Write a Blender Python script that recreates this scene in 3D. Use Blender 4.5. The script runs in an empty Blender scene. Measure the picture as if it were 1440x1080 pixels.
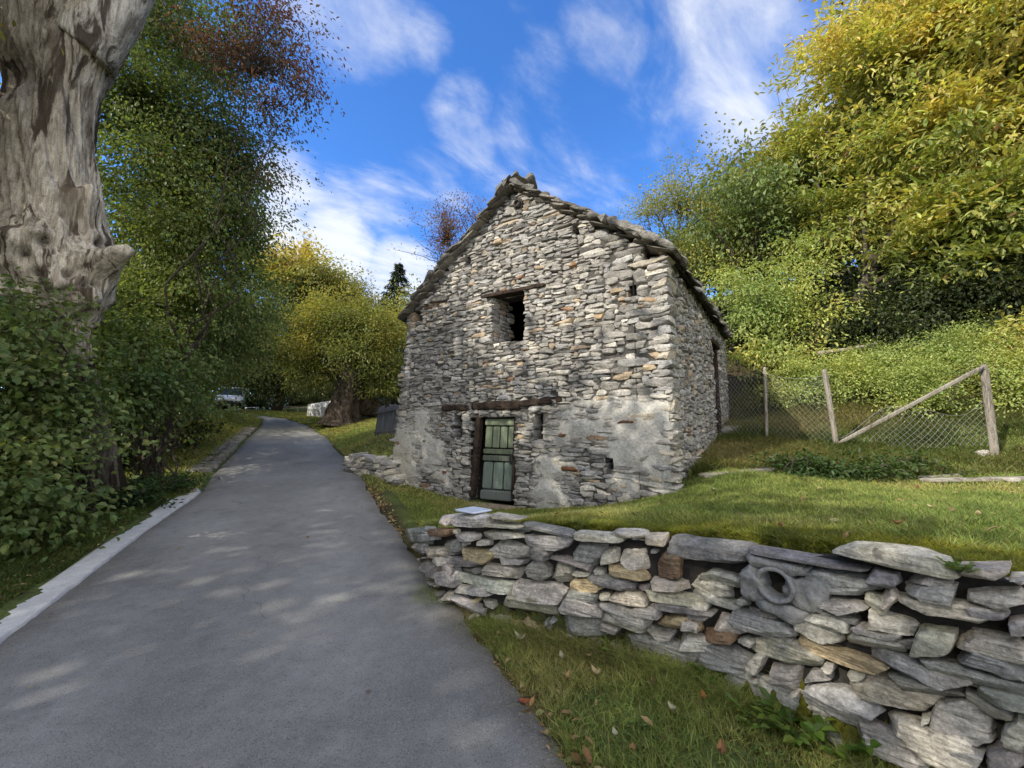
import bpy, math, random
import numpy as np
from mathutils import Vector
RNG = np.random.default_rng(7)
random.seed(7)
scene = bpy.context.scene
COL = scene.collection
PI = math.pi

# ------------------------------------------------------------------ camera
F_PX, CXP, CYP = 560.0, 720.0, 540.0
PITCH = math.atan(65.0 / F_PX)
EYE = np.array([0.0, 0.0, 1.6])
cam_d = bpy.data.cameras.new('camera')
cam = bpy.data.objects.new('camera', cam_d)
COL.objects.link(cam)
cam.location = EYE
cam.rotation_euler = (PI / 2 + PITCH, 0, 0)
cam_d.sensor_width = 36.0
cam_d.lens = F_PX / 1440.0 * 36.0
cam_d.clip_start, cam_d.clip_end = 0.02, 3000.0
scene.camera = cam
cp, sp_ = math.cos(PITCH), math.sin(PITCH)

def ray(px, py):
    a, b = (px - CXP) / F_PX, -(py - CYP) / F_PX
    return np.array([a, cp - b * sp_, sp_ + b * cp])

def at(px, py, Y):
    """world point of the photograph's pixel at world depth Y"""
    d = ray(px, py)
    return EYE + d * (Y / d[1])

# ------------------------------------------------------------------ noise
def _hash(ix, iy, iz, seed):
    h = (ix.astype(np.int64) * 374761393 + iy.astype(np.int64) * 668265263 +
         iz.astype(np.int64) * 2147483647 + seed * 1274126177) & 0xffffffff
    h = ((h ^ (h >> 13)) * 1274126177) & 0xffffffff
    h = ((h ^ (h >> 16)) * 2246822519) & 0xffffffff
    return ((h ^ (h >> 15)) & 0xffffff) / float(0xffffff) * 2 - 1

def vnoise(p, seed=0):
    p = np.asarray(p, float)
    i = np.floor(p)
    f = p - i
    f = f * f * f * (f * (f * 6 - 15) + 10)
    ix, iy, iz = i[..., 0].astype(np.int64), i[..., 1].astype(np.int64), i[..., 2].astype(np.int64)
    r = 0
    for dx in (0, 1):
        wx = f[..., 0] if dx else 1 - f[..., 0]
        for dy in (0, 1):
            wy = f[..., 1] if dy else 1 - f[..., 1]
            for dz in (0, 1):
                wz = f[..., 2] if dz else 1 - f[..., 2]
                r = r + wx * wy * wz * _hash(ix + dx, iy + dy, iz + dz, seed)
    return r

def fbm(p, octaves=4, seed=0, gain=0.5):
    p = np.asarray(p, float)
    r, a, s = 0, 1.0, 0
    for o in range(octaves):
        r = r + a * vnoise(p * (2.03 ** o) + o * 17.3, seed + o)
        s += a
        a *= gain
    return r / s

def fbm2(x, y, octaves=4, seed=0):
    return fbm(np.stack([x, y, np.zeros_like(x)], -1), octaves, seed)

def sstep(a, b, x):
    t = np.clip((x - a) / (b - a), 0, 1)
    return t * t * (3 - 2 * t)

def nrm(v):
    return v / np.maximum(np.linalg.norm(v, axis=-1, keepdims=True), 1e-9)

# ------------------------------------------------------------------ mesh building
class MB:
    def __init__(self):
        self.V, self.F, self.C, self.n = [], {3: [], 4: []}, [], 0

    def add(self, V, F, col=None):
        V = np.asarray(V, float).reshape(-1, 3)
        fs = F if isinstance(F, list) and len(F) and isinstance(F[0], np.ndarray) else [F]
        for f in fs:
            f = np.asarray(f, np.int64)
            if f.size:
                self.F[f.shape[1]].append(f + self.n)
        self.V.append(V)
        if col is None:
            c = np.ones((len(V), 3)) * 0.5
        else:
            c = np.broadcast_to(np.asarray(col, float), (len(V), 3))
        self.C.append(c)
        self.n += len(V)
        return self

    def build(self, name, mat, parent=None, smooth=True, kind=None, sharp=0):
        V = np.concatenate(self.V)
        C = np.concatenate(self.C)
        q = np.concatenate(self.F[4]) if self.F[4] else np.zeros((0, 4), np.int64)
        t = np.concatenate(self.F[3]) if self.F[3] else np.zeros((0, 3), np.int64)
        me = bpy.data.meshes.new(name)
        me.vertices.add(len(V))
        me.vertices.foreach_set('co', V.astype(np.float32).ravel())
        li = np.concatenate([q.ravel(), t.ravel()]).astype(np.int32)
        me.loops.add(len(li))
        me.loops.foreach_set('vertex_index', li)
        npoly = len(q) + len(t)
        me.polygons.add(npoly)
        ls = np.concatenate([np.arange(len(q)) * 4, len(q) * 4 + np.arange(len(t)) * 3]).astype(np.int32)
        me.polygons.foreach_set('loop_start', ls)
        me.polygons.foreach_set('use_smooth', np.full(npoly, smooth, bool))
        me.update(calc_edges=True)
        a = me.color_attributes.new('Col', 'FLOAT_COLOR', 'POINT')
        c4 = np.ones((len(V), 4), np.float32)
        c4[:, :3] = C
        a.data.foreach_set('color', c4.ravel())
        me.validate()
        if sharp:
            me.set_sharp_from_angle(angle=math.radians(sharp))
        me.materials.append(mat)
        o = bpy.data.objects.new(name, me)
        COL.objects.link(o)
        if parent is not None:
            o.parent = parent
            o.matrix_parent_inverse.identity()
            base, q = np.zeros(3), parent
            while q is not None:
                base = base + np.array(q.location)
                q = q.parent
            me.vertices.foreach_set('co', (V - base).astype(np.float32).ravel())
            me.update()
        if kind:
            o['kind'] = kind
        return o

def thing(name, loc, label, cat, group=None):
    o = bpy.data.objects.new(name, None)
    o.empty_display_size = 0.2
    COL.objects.link(o)
    o.location = [float(c) for c in loc]
    o['label'], o['category'] = label, cat
    if group:
        o['group'] = group
    return o

def tag(o, label, cat, group=None, kind=None):
    o['label'], o['category'] = label, cat
    if group:
        o['group'] = group
    if kind:
        o['kind'] = kind
    return o

def copy_thing(root, loc, rotz=0.0, scale=1.0, label=None):
    r = root.copy()
    COL.objects.link(r)
    r.location = [float(c) for c in loc]
    r.rotation_euler = (0, 0, rotz)
    r.scale = (scale,) * 3
    if label:
        r['label'] = label
    for ch in root.children:
        c = ch.copy()
        COL.objects.link(c)
        c.parent = r
    return r

def grid_faces(nu, nv, wrap_u=False, off=0):
    """vertex index = i*nv + j ; i in nu, j in nv"""
    iu = np.arange(nu if wrap_u else nu - 1)
    jv = np.arange(nv - 1)
    I, J = np.meshgrid(iu, jv, indexing='ij')
    I2 = (I + 1) % nu
    return np.stack([I * nv + J, I2 * nv + J, I2 * nv + J + 1, I * nv + J + 1], -1).reshape(-1, 4) + off

def tube(pts, rad, seg=8, cap=True):
    pts = np.asarray(pts, float)
    rad = np.broadcast_to(np.asarray(rad, float), (len(pts),))
    T = nrm(np.gradient(pts, axis=0))
    ref = np.array([0.31, 0.17, 0.93]) if abs(T[0][2]) < 0.9 else np.array([1.0, 0.1, 0])
    V = []
    a = np.linspace(0, 2 * PI, seg, endpoint=False)
    x = nrm(np.cross(T[0], ref))
    for k in range(len(pts)):
        x = nrm(x - T[k] * np.dot(x, T[k]))
        y = np.cross(T[k], x)
        V.append(pts[k] + rad[k] * (np.cos(a)[:, None] * x + np.sin(a)[:, None] * y))
    V = np.concatenate(V)
    n = len(pts)
    F = []
    for k in range(n - 1):
        for s in range(seg):
            s2 = (s + 1) % seg
            F.append((k * seg + s, k * seg + s2, (k + 1) * seg + s2, (k + 1) * seg + s))
    Fs = [np.array(F)]
    if cap:
        V = np.concatenate([V, pts[:1], pts[-1:]])
        c0, c1 = n * seg, n * seg + 1
        tr = [(c0, (s + 1) % seg, s) for s in range(seg)] + \
             [(c1, (n - 1) * seg + s, (n - 1) * seg + (s + 1) % seg) for s in range(seg)]
        Fs.append(np.array(tr))
    return V, Fs

def bent(p0, p1, n=6, wob=0.1, sag=0.0, rng=RNG):
    p0, p1 = np.asarray(p0, float), np.asarray(p1, float)
    t = np.linspace(0, 1, n)[:, None]
    L = np.linalg.norm(p1 - p0)
    w = rng.normal(0, wob * L, (n, 3)) * np.sin(t * PI)
    P = p0 + (p1 - p0) * t + w
    P[:, 2] += sag * np.sin(t[:, 0] * PI)
    return P

# box with rounded / worn edges, oriented by three half-extent vectors
_tmpl = {}
def cube_template(nx, ny, nz):
    key = (nx, ny, nz)
    if key in _tmpl:
        return _tmpl[key]
    idx, V, F = {}, [], []
    def vid(i, j, k):
        if (i, j, k) not in idx:
            idx[(i, j, k)] = len(V)
            V.append((2 * i / nx - 1, 2 * j / ny - 1, 2 * k / nz - 1))
        return idx[(i, j, k)]
    for i in range(nx):
        for j in range(ny):
            F.append([vid(i, j, 0), vid(i, j + 1, 0), vid(i + 1, j + 1, 0), vid(i + 1, j, 0)])
            F.append([vid(i, j, nz), vid(i + 1, j, nz), vid(i + 1, j + 1, nz), vid(i, j + 1, nz)])
    for i in range(nx):
        for k in range(nz):
            F.append([vid(i, 0, k), vid(i + 1, 0, k), vid(i + 1, 0, k + 1), vid(i, 0, k + 1)])
            F.append([vid(i, ny, k), vid(i, ny, k + 1), vid(i + 1, ny, k + 1), vid(i + 1, ny, k)])
    for j in range(ny):
        for k in range(nz):
            F.append([vid(0, j, k), vid(0, j, k + 1), vid(0, j + 1, k + 1), vid(0, j + 1, k)])
            F.append([vid(nx, j, k), vid(nx, j + 1, k), vid(nx, j + 1, k + 1), vid(nx, j, k + 1)])
    _tmpl[key] = (np.array(V, float), np.array(F, np.int64))
    return _tmpl[key]

def stones(mb, cen, ax, ay, az, cols, seg=(8, 5, 4), power=(4, 9), cuts=4, cutd=(0.86, 1.1), rough=0.06,
           freq=6.0, taper=0.18, layer=0.0, seed=1, fine=0.0):
    """many irregular stones; ax, ay, az half-extent vectors (ay = up in the face, az = outward)"""
    cen, ax, ay, az, cols = [np.asarray(v, float) for v in (cen, ax, ay, az, cols)]
    N = len(cen)
    if N == 0:
        return
    rng = np.random.default_rng(seed)
    U0, F0 = cube_template(*seg)
    M = len(U0)
    # cluster the samples towards the edges so that corners stay crisp
    U0 = np.sign(U0) * np.abs(U0) ** 0.8
    p = rng.uniform(power[0], power[1], (N, 1))
    U = np.broadcast_to(U0, (N, M, 3)).copy()
    r = (np.abs(U) ** p[:, :, None]).sum(-1) ** (1 / p)
    U = U / r[..., None]
    for k in range(cuts):
        n = rng.normal(0, 1, (N, 3))
        n[:, 2] = np.abs(n[:, 2]) * (0.45 if k % 2 else 1.3)
        n = nrm(n)
        sup = np.abs(n).sum(-1)
        d = sup * rng.uniform(cutd[0], cutd[1], N) * 0.82
        e = np.maximum((U * n[:, None, :]).sum(-1) - d[:, None], 0)
        U = U - e[..., None] * n[:, None, :]
    # quadrilateral outline
    tp = rng.uniform(-taper, taper, (N, 4))
    x, y = U[..., 0].copy(), U[..., 1].copy()
    U[..., 1] = y * (1 + tp[:, 0:1] * x) + tp[:, 1:2] * 0.5 * x * x * np.sign(y)* -0.5
    U[..., 0] = x * (1 + tp[:, 2:3] * y)
    P = cen[:, None, :] + U[..., 0:1] * ax[:, None, :] + U[..., 1:2] * ay[:, None, :] + U[..., 2:3] * az[:, None, :]
    dirv = nrm(U[..., 0:1] * nrm(ax)[:, None, :] * 0.5 + U[..., 1:2] * nrm(ay)[:, None, :] + U[..., 2:3] * nrm(az)[:, None, :])
    sz = np.minimum(np.linalg.norm(ay, axis=-1), np.linalg.norm(ax, axis=-1))
    off = rng.uniform(-50, 50, (N, 1, 3))
    nz_ = fbm(P * freq + off, 3, seed)
    if layer:
        # cleavage steps, as in split gneiss
        q = (U[..., 1] * 2.6 + 0.5 * fbm(P * freq * 0.6 + off, 2, seed + 9) + off[..., 0])
        st = np.abs((q - np.floor(q)) - 0.5) * 2
        nz_ = nz_ + layer * (st - 0.5) * (np.abs(U[..., 2]) > 0.3)
    if fine:
        nz_ = nz_ + fine * fbm(P * freq * 4.5 + off, 3, seed + 21)
    P = P + dirv * (nz_ * rough)[..., None] * sz[:, None, None] * 2.2
    C = np.broadcast_to(cols[:, None, :], (N, M, 3))
    F = (F0[None] + (np.arange(N) * M)[:, None, None]).reshape(-1, 4)
    mb.add(P.reshape(-1, 3), F, C.reshape(-1, 3))

def box(c, hx, hy, hz, rz=0.0, bev=0.0, seg=(2, 2, 2)):
    """axis box rotated about z, slightly rounded"""
    U, F = cube_template(*seg)
    U = U.copy()
    h = np.array([hx, hy, hz])
    P = U * h
    if bev:
        inner = np.clip(P, -(h - bev), h - bev)
        d = P - inner
        P = inner + nrm(d) * bev * (np.linalg.norm(d, axis=-1, keepdims=True) > 1e-9)
    ca, sa = math.cos(rz), math.sin(rz)
    P = np.stack([P[:, 0] * ca - P[:, 1] * sa, P[:, 0] * sa + P[:, 1] * ca, P[:, 2]], -1)
    return P + np.asarray(c, float), F

def obox(c, ax, ay, az, bev=0.12, seg=(4, 4, 4), rough=0.0, freq=4.0, seed=0):
    U, F = cube_template(*seg)
    S = np.sign(U) * np.abs(U) ** 0.6
    r = (np.abs(S) ** (1 / bev if bev else 50)).sum(-1) ** (bev if bev else 0.02)
    S = S / r[:, None]
    P = np.asarray(c) + S[:, :1] * np.asarray(ax) + S[:, 1:2] * np.asarray(ay) + S[:, 2:] * np.asarray(az)
    if rough:
        P = P + nrm(P - np.asarray(c)) * (fbm(P * freq, 3, seed) * rough)[:, None]
    return P, F

def sphere(c, r, nu=16, nv=10):
    r = np.broadcast_to(np.asarray(r, float), (3,))
    u = np.linspace(0, 2 * PI, nu, endpoint=False)
    v = np.linspace(0.02, PI - 0.02, nv)
    Ug, Vg = np.meshgrid(u, v, indexing='ij')
    P = np.stack([np.cos(Ug) * np.sin(Vg), np.sin(Ug) * np.sin(Vg), -np.cos(Vg)], -1).reshape(-1, 3)
    return np.asarray(c) + P * r, grid_faces(nu, nv, True)

# ------------------------------------------------------------------ materials
def new_mat(name):
    m = bpy.data.materials.new(name)
    m.use_nodes = True
    nt = m.node_tree
    nt.nodes.clear()
    return m, nt

class NT:
    """small node helper"""
    def __init__(self, nt):
        self.nt = nt
    def n(self, t, **kw):
        nd = self.nt.nodes.new(t)
        ins = kw.pop('ins', {})
        for k, v in kw.items():
            setattr(nd, k, v)
        for k, v in ins.items():
            if hasattr(v, 'is_output'):
                self.nt.links.new(v, nd.inputs[k])
            else:
                nd.inputs[k].default_value = v
        return nd
    def link(self, a, b):
        self.nt.links.new(a, b)
    def noise(self, vec, scale, detail=4, rough=0.6, dist=0.0):
        return self.n('ShaderNodeTexNoise', ins={'Vector': vec, 'Scale': scale, 'Detail': detail, 'Roughness': rough, 'Distortion': dist}).outputs['Fac']
    def rng(self, v, a, b, c=0.0, d=1.0, smooth=False):
        nd = self.n('ShaderNodeMapRange', ins={0: v, 1: a, 2: b, 3: c, 4: d})
        if smooth:
            nd.interpolation_type = 'SMOOTHSTEP'
        return nd.outputs[0]
    def math(self, op, a, b=0.0, c=None):
        ins = {0: a, 1: b}
        if c is not None:
            ins[2] = c
        return self.n('ShaderNodeMath', operation=op, ins=ins).outputs[0]
    def mix(self, f, a, b, blend='MIX'):
        nd = self.n('ShaderNodeMix', data_type='RGBA', blend_type=blend)
        for s, v in (('Factor', f), ('A', a), ('B', b)):
            sock = [i for i in nd.inputs if i.name == s and (i.type == 'RGBA' if s != 'Factor' else i.type == 'VALUE')][0]
            if hasattr(v, 'is_output'):
                self.nt.links.new(v, sock)
            else:
                sock.default_value = v if not isinstance(v, tuple) or len(v) == 4 else (*v, 1)
        return [o for o in nd.outputs if o.type == 'RGBA'][0]
    def mul(self, col, val):
        return self.n('ShaderNodeVectorMath', operation='SCALE', ins={0: col, 'Scale': val}).outputs[0]
    def scalev(self, vec, s):
        return self.n('ShaderNodeVectorMath', operation='MULTIPLY', ins={0: vec, 1: s}).outputs[0]
    def bump(self, h, strength, dist, nrm_in=None):
        ins = {'Height': h, 'Strength': strength, 'Distance': dist}
        if nrm_in is not None:
            ins['Normal'] = nrm_in
        return self.n('ShaderNodeBump', ins=ins).outputs[0]
    def out(self, bsdf):
        o = self.n('ShaderNodeOutputMaterial')
        self.nt.links.new(bsdf, o.inputs['Surface'])
    def bsdf(self, col, rough=0.8, normal=None, spec=0.3, metal=0.0):
        ins = {'Base Color': col, 'Roughness': rough, 'Specular IOR Level': spec, 'Metallic': metal}
        if normal is not None:
            ins['Normal'] = normal
        return self.n('ShaderNodeBsdfPrincipled', ins=ins).outputs[0]

def stone_mat(name, grain=(7, 7, 34), bumps=(0.5, 0.012), lichen=0.5, moss=0.0, bright=1.0):
    m, nt = new_mat(name)
    N = NT(nt)
    P = N.n('ShaderNodeNewGeometry').outputs['Position']
    A = N.n('ShaderNodeAttribute', attribute_name='Col').outputs['Color']
    g = N.scalev(P, grain)
    n1 = N.noise(g, 1.0, 8, 0.72, 0.7)
    n2 = N.noise(P, 9.0, 6, 0.72)
    n3 = N.noise(P, 70.0, 4, 0.75)
    n4 = N.noise(P, 2.3, 3, 0.5)
    n5 = N.noise(P, 28.0, 5, 0.7, 0.4)
    c = N.mul(A, N.rng(n1, 0.30, 0.70, 0.50 * bright, 1.50 * bright))
    c = N.mul(c, N.rng(n5, 0.34, 0.66, 0.68, 1.32))
    c = N.mul(c, N.rng(n3, 0.3, 0.7, 0.72, 1.28))
    c = N.mix(1.0, c, (1.06, 1.0, 0.91), 'MULTIPLY')
    # pale lichen and iron stains
    lm = N.rng(n2, 0.56, 0.66, 0.0, lichen, True)
    c = N.mix(lm, c, (0.50, 0.48, 0.42))
    st = N.math('MULTIPLY', N.rng(n4, 0.60, 0.74, 0.0, 0.35, True), N.rng(n1, 0.4, 0.7))
    c = N.mix(st, c, (0.27, 0.15, 0.06))
    dk = N.rng(N.noise(P, 17.0, 4, 0.6), 0.60, 0.72, 0.0, 0.6, True)
    c = N.mix(dk, c, (0.035, 0.036, 0.04))
    if moss:
        gn = N.n('ShaderNodeNewGeometry').outputs['Normal']
        z = N.n('ShaderNodeSeparateXYZ', ins={0: gn}).outputs[2]
        mm = N.math('MULTIPLY', N.rng(z, 0.3, 0.9, 0, moss), N.rng(n2, 0.42, 0.6))
        c = N.mix(mm, c, (0.10, 0.11, 0.025))
    b1 = N.bump(n1, bumps[0], bumps[1])
    b2 = N.bump(n2, bumps[0] * 0.8, bumps[1] * 1.4, b1)
    b2 = N.bump(n5, bumps[0] * 0.9, bumps[1] * 0.6, b2)
    b3 = N.bump(n3, 0.5, 0.004, b2)
    N.out(N.bsdf(c, 0.85, b3, 0.25))
    return m

def plain_mat(name, col, rough=0.7, nscale=12.0, var=0.35, bump=0.2, bdist=0.01, metal=0.0, spec=0.3, stretch=(1, 1, 1), dirt=None):
    m, nt = new_mat(name)
    N = NT(nt)
    P = N.n('ShaderNodeTexCoord').outputs['Object']
    g = N.scalev(P, stretch)
    n1 = N.noise(g, nscale, 5, 0.65)
    n2 = N.noise(P, nscale * 0.22, 4, 0.6)
    c = N.mul(N.n('ShaderNodeRGB').outputs[0], N.rng(n1, 0.25, 0.75, 1 - var, 1 + var))
    nt.nodes[-2 if False else [i for i, x in enumerate(nt.nodes) if x.type == 'RGB'][0]].outputs[0].default_value = (*col, 1)
    if dirt is not None:
        c = N.mix(N.rng(n2, 0.48, 0.65, 0.0, 0.8, True), c, dirt)
    N.out(N.bsdf(c, rough, N.bump(n1, bump, bdist), spec, metal))
    return m

def attr_mat(name, rough=0.75, nscale=14.0, var=0.3, bump=0.3, bdist=0.01, stretch=(1, 1, 1), spec=0.3):
    m, nt = new_mat(name)
    N = NT(nt)
    P = N.n('ShaderNodeNewGeometry').outputs['Position']
    A = N.n('ShaderNodeAttribute', attribute_name='Col').outputs['Color']
    g = N.scalev(P, stretch)
    n1 = N.noise(g, nscale, 5, 0.65)
    c = N.mul(A, N.rng(n1, 0.25, 0.75, 1 - var, 1 + var))
    N.out(N.bsdf(c, rough, N.bump(n1, bump, bdist), spec))
    return m

def leaf_mat(name, trans=0.35, rough=0.5, spec=0.35):
    m, nt = new_mat(name)
    N = NT(nt)
    A = N.n('ShaderNodeAttribute', attribute_name='Col').outputs['Color']
    P = N.n('ShaderNodeNewGeometry').outputs['Position']
    v = N.noise(P, 22.0, 2, 0.5)
    c = N.mul(A, N.rng(v, 0.3, 0.7, 0.8, 1.2))
    b = N.bsdf(c, rough, None, spec)
    tc = N.mix(1.0, c, (1.0, 1.0, 0.45), 'MULTIPLY')
    tr = N.n('ShaderNodeBsdfTranslucent', ins={'Color': N.mul(tc, 1.5)}).outputs[0]
    mx = N.n('ShaderNodeMixShader', ins={0: trans})
    nt.links.new(b, mx.inputs[1])
    nt.links.new(tr, mx.inputs[2])
    N.out(mx.outputs[0])
    return m

def bark_mat(name, light, dark, vs=6.0, stretch=(1, 1, 0.14), bump=0.9, bdist=0.05):
    m, nt = new_mat(name)
    N = NT(nt)
    P = N.n('ShaderNodeNewGeometry').outputs['Position']
    g = N.scalev(P, stretch)
    n1 = N.noise(g, vs * 2.2, 8, 0.68, 1.2)
    n2 = N.noise(g, vs * 0.6, 5, 0.6, 0.5)
    n3 = N.noise(P, vs * 7, 4, 0.6)
    f = N.rng(N.math('ADD', N.math('MULTIPLY', n1, 0.65), N.math('MULTIPLY', n2, 0.35)), 0.36, 0.58, 0, 1, True)
    c = N.mix(f, dark, light)
    c = N.mul(c, N.rng(n3, 0.25, 0.75, 0.7, 1.3))
    b = N.bump(n1, bump, bdist)
    b = N.bump(n3, 0.4, 0.01, b)
    N.out(N.bsdf(c, 0.9, b, 0.15))
    return m
# ------------------------------------------------------------------ sky, sun
SUN_AZ = math.atan2(-0.84, -0.54)      # towards the sun: left of and behind the camera
SUN_EL = math.radians(36)
sd = np.array([math.sin(SUN_AZ) * math.cos(SUN_EL), math.cos(SUN_AZ) * math.cos(SUN_EL), math.sin(SUN_EL)])

def make_world():
    w = bpy.data.worlds.new('World')
    scene.world = w
    w.use_nodes = True
    nt = w.node_tree
    nt.nodes.clear()
    N = NT(nt)
    D = N.n('ShaderNodeTexCoord').outputs['Generated']
    sky = N.n('ShaderNodeTexSky', sky_type='NISHITA')
    sky.sun_disc = False
    sky.sun_elevation = SUN_EL
    sky.sun_rotation = SUN_AZ
    sky.altitude = 900
    sky.air_density = 1.0
    sky.dust_density = 0.35
    sky.ozone_density = 2.2
    hs = N.n('ShaderNodeHueSaturation', ins={'Saturation': 1.22, 'Value': 2.0, 'Color': sky.outputs[0]}).outputs[0]
    hs = N.mix(1.0, hs, (0.84, 0.97, 1.22), 'MULTIPLY')
    sep = N.n('ShaderNodeSeparateXYZ', ins={0: D})
    z = N.math('ADD', N.math('MAXIMUM', sep.outputs[2], 0.0), 0.22)
    u = N.math('DIVIDE', sep.outputs[0], z)
    v = N.math('DIVIDE', sep.outputs[1], z)
    cv = N.n('ShaderNodeCombineXYZ', ins={0: u, 1: v, 2: 0.0}).outputs[0]
    # wisps are drawn out along one wind direction
    rot = N.n('ShaderNodeVectorRotate', rotation_type='Z_AXIS', ins={'Vector': cv, 'Angle': math.radians(-38)}).outputs[0]
    st = N.scalev(rot, (0.8, 1.55, 1.0))
    nA = N.noise(st, 1.5, 10, 0.57, 0.5)
    nB = N.noise(st, 4.2, 9, 0.62, 0.4)
    tex = N.math('ADD', N.math('MULTIPLY', nA, 0.58), N.math('MULTIPLY', nB, 0.42))
    # cloud banks by direction: (pixel x, y, half-width in degrees, weight)
    blobs = [(1060, 20, 15, .62), (1010, 120, 13, .60), (940, 190, 11, .55), (880, 60, 9, .42), (800, 255, 10, .52), (860, 240, 8, .5),
             (700, 225, 8, .50), (645, 165, 6, .62), (660, 215, 7, .6), (610, 260, 8, .58), (540, 285, 7, .55), (470, 290, 6, .6), (410, 265, 6, .62),
             (520, 25, 8, .60), (590, 55, 5, .5), (450, 5, 8, .5), (470, 362, 8, 1.2), (560, 395, 8, 1.1), (390, 335, 6, 1.2), (650, 395, 6, .8),
             (1180, 40, 14, .60), (760, 130, 7, .4)]
    tot = None
    for (px, py, deg, wt) in blobs:
        d = nrm(ray(px, py))
        dot = N.n('ShaderNodeVectorMath', operation='DOT_PRODUCT', ins={0: D, 1: tuple(d)}).outputs['Value']
        r = N.rng(dot, math.cos(math.radians(deg)), 1.0, 0.0, wt, True)
        tot = r if tot is None else N.math('MAXIMUM', tot, r)
    # bright cloud added behind the camera, unseen, to fill the shade
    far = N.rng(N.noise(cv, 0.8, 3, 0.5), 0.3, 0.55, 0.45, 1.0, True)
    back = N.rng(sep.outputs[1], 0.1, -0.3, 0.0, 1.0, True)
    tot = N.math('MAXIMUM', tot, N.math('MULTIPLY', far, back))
    dens = N.rng(N.math('ADD', tot, N.math('MULTIPLY', N.math('SUBTRACT', tex, 0.5), 3.2)), 0.15, 1.15, 0.0, 0.92, True)
    fill_gain = N.rng(sep.outputs[1], 0.15, -0.35, 0.85, 1.65, True)  # rear cloud made brighter as added fill light
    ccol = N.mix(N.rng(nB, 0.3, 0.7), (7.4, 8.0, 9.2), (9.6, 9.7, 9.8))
    ccol = N.mul(ccol, fill_gain)
    ccol = N.mix(N.rng(sep.outputs[1], 0.15, -0.35, 0.0, 1.0, True), ccol, N.mix(1.0, ccol, (1.0, 0.93, 0.82), 'MULTIPLY'))  # added rear cloud warmed to take the blue out of the shade
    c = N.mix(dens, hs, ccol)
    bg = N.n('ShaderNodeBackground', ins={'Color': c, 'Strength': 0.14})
    o = N.n('ShaderNodeOutputWorld')
    nt.links.new(bg.outputs[0], o.inputs[0])
make_world()
sl = bpy.data.lights.new('sun', 'SUN')
sl.energy = 5.0
sl.angle = math.radians(0.55)
sl.color = (1.0, 0.95, 0.84)
so = bpy.data.objects.new('sun', sl)
COL.objects.link(so)
so.rotation_euler = Vector(sd).to_track_quat('Z', 'Y').to_euler()
so.location = (-20, -15, 30)
scene.view_settings.view_transform = 'Standard'
scene.view_settings.look = 'None'
scene.view_settings.exposure = 0
scene.view_settings.gamma = 1
scene.cycles.max_bounces = 5
scene.cycles.diffuse_bounces = 2
scene.cycles.transmission_bounces = 4
scene.cycles.transparent_max_bounces = 4
scene.cycles.sample_clamp_indirect = 3.0

# ------------------------------------------------------------------ ground model
def zr(Y):
    Y = np.asarray(Y, float)
    a = np.clip(Y, -1e3, 24)
    z = 0.04 * a + 0.0025 * np.maximum(a, 0) ** 2
    return z + 0.13 * np.clip(Y - 24, 0, 5.0)

def on_road(px, py, lift=0.0):
    d = ray(px, py)
    lo, hi = 0.5, 60.0
    f = lambda Y: 1.6 + d[2] / d[1] * Y - float(zr(Y)) - lift
    Y = lo
    while Y < hi and f(Y) > 0:
        Y += 0.02
    return EYE + d * (Y / d[1])

R_px = [(790, 1080), (715, 962), (660, 878), (625, 830), (600, 800), (575, 770), (545, 728), (505, 670), (481, 640), (457, 614), (432, 598), (402, 589)]
L_px = [(0, 905), (60, 858), (120, 812), (200, 750), (283, 692), (300, 668), (322, 645), (348, 618), (366, 600), (371, 589)]
Rw = np.array([on_road(*p) for p in R_px])
Lw = np.array([on_road(*p) for p in L_px])
def _ext(A, dx):
    d = (A[2] - A[0]) / (A[2][1] - A[0][1])
    head = np.array([A[0] + d * (y - A[0][1]) for y in (-14.0, -3.0)])
    last = A[-1]
    tail = np.array([last + np.array([dx * 0.35, 2.0, 0]), last + np.array([dx, 4.5, 0])])
    return np.concatenate([head, A, tail])
Rw, Lw = _ext(Rw, -9.0), _ext(Lw, -8.0)
xr = lambda Y: np.interp(Y, Rw[:, 1], Rw[:, 0])
xl = lambda Y: np.interp(Y, Lw[:, 1], Lw[:, 0])

# --- dry-stone wall foot, traced from the photograph
W_px = [(578, 772), (612, 833), (650, 853), (740, 888), (870, 928), (1000, 978), (1200, 1088)]
Wf = np.array([on_road(px, py, 0.06) for px, py in W_px])[:, :2]
d_ = nrm(Wf[-1] - Wf[-2])
WALL = np.concatenate([Wf, [Wf[-1] + d_ * 0.75, Wf[-1] + d_ * 1.5 + np.array([0.12, 0]), Wf[-1] + d_ * 2.6 + np.array([0.5, 0.0])]])
back_l = np.array([[float(xr(y)) + 0.25, y] for y in (40.0, 24.0, 15.0, 10.0, Wf[0][1] + 1.6)])
fwd_r = np.array([WALL[-1] + np.array([2.0, -1.8]), WALL[-1] + np.array([12.0, -8.0])])
BORDER = np.concatenate([back_l, WALL, fwd_r])
NB0, NB1 = len(back_l), len(back_l) + len(WALL) - 1

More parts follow.
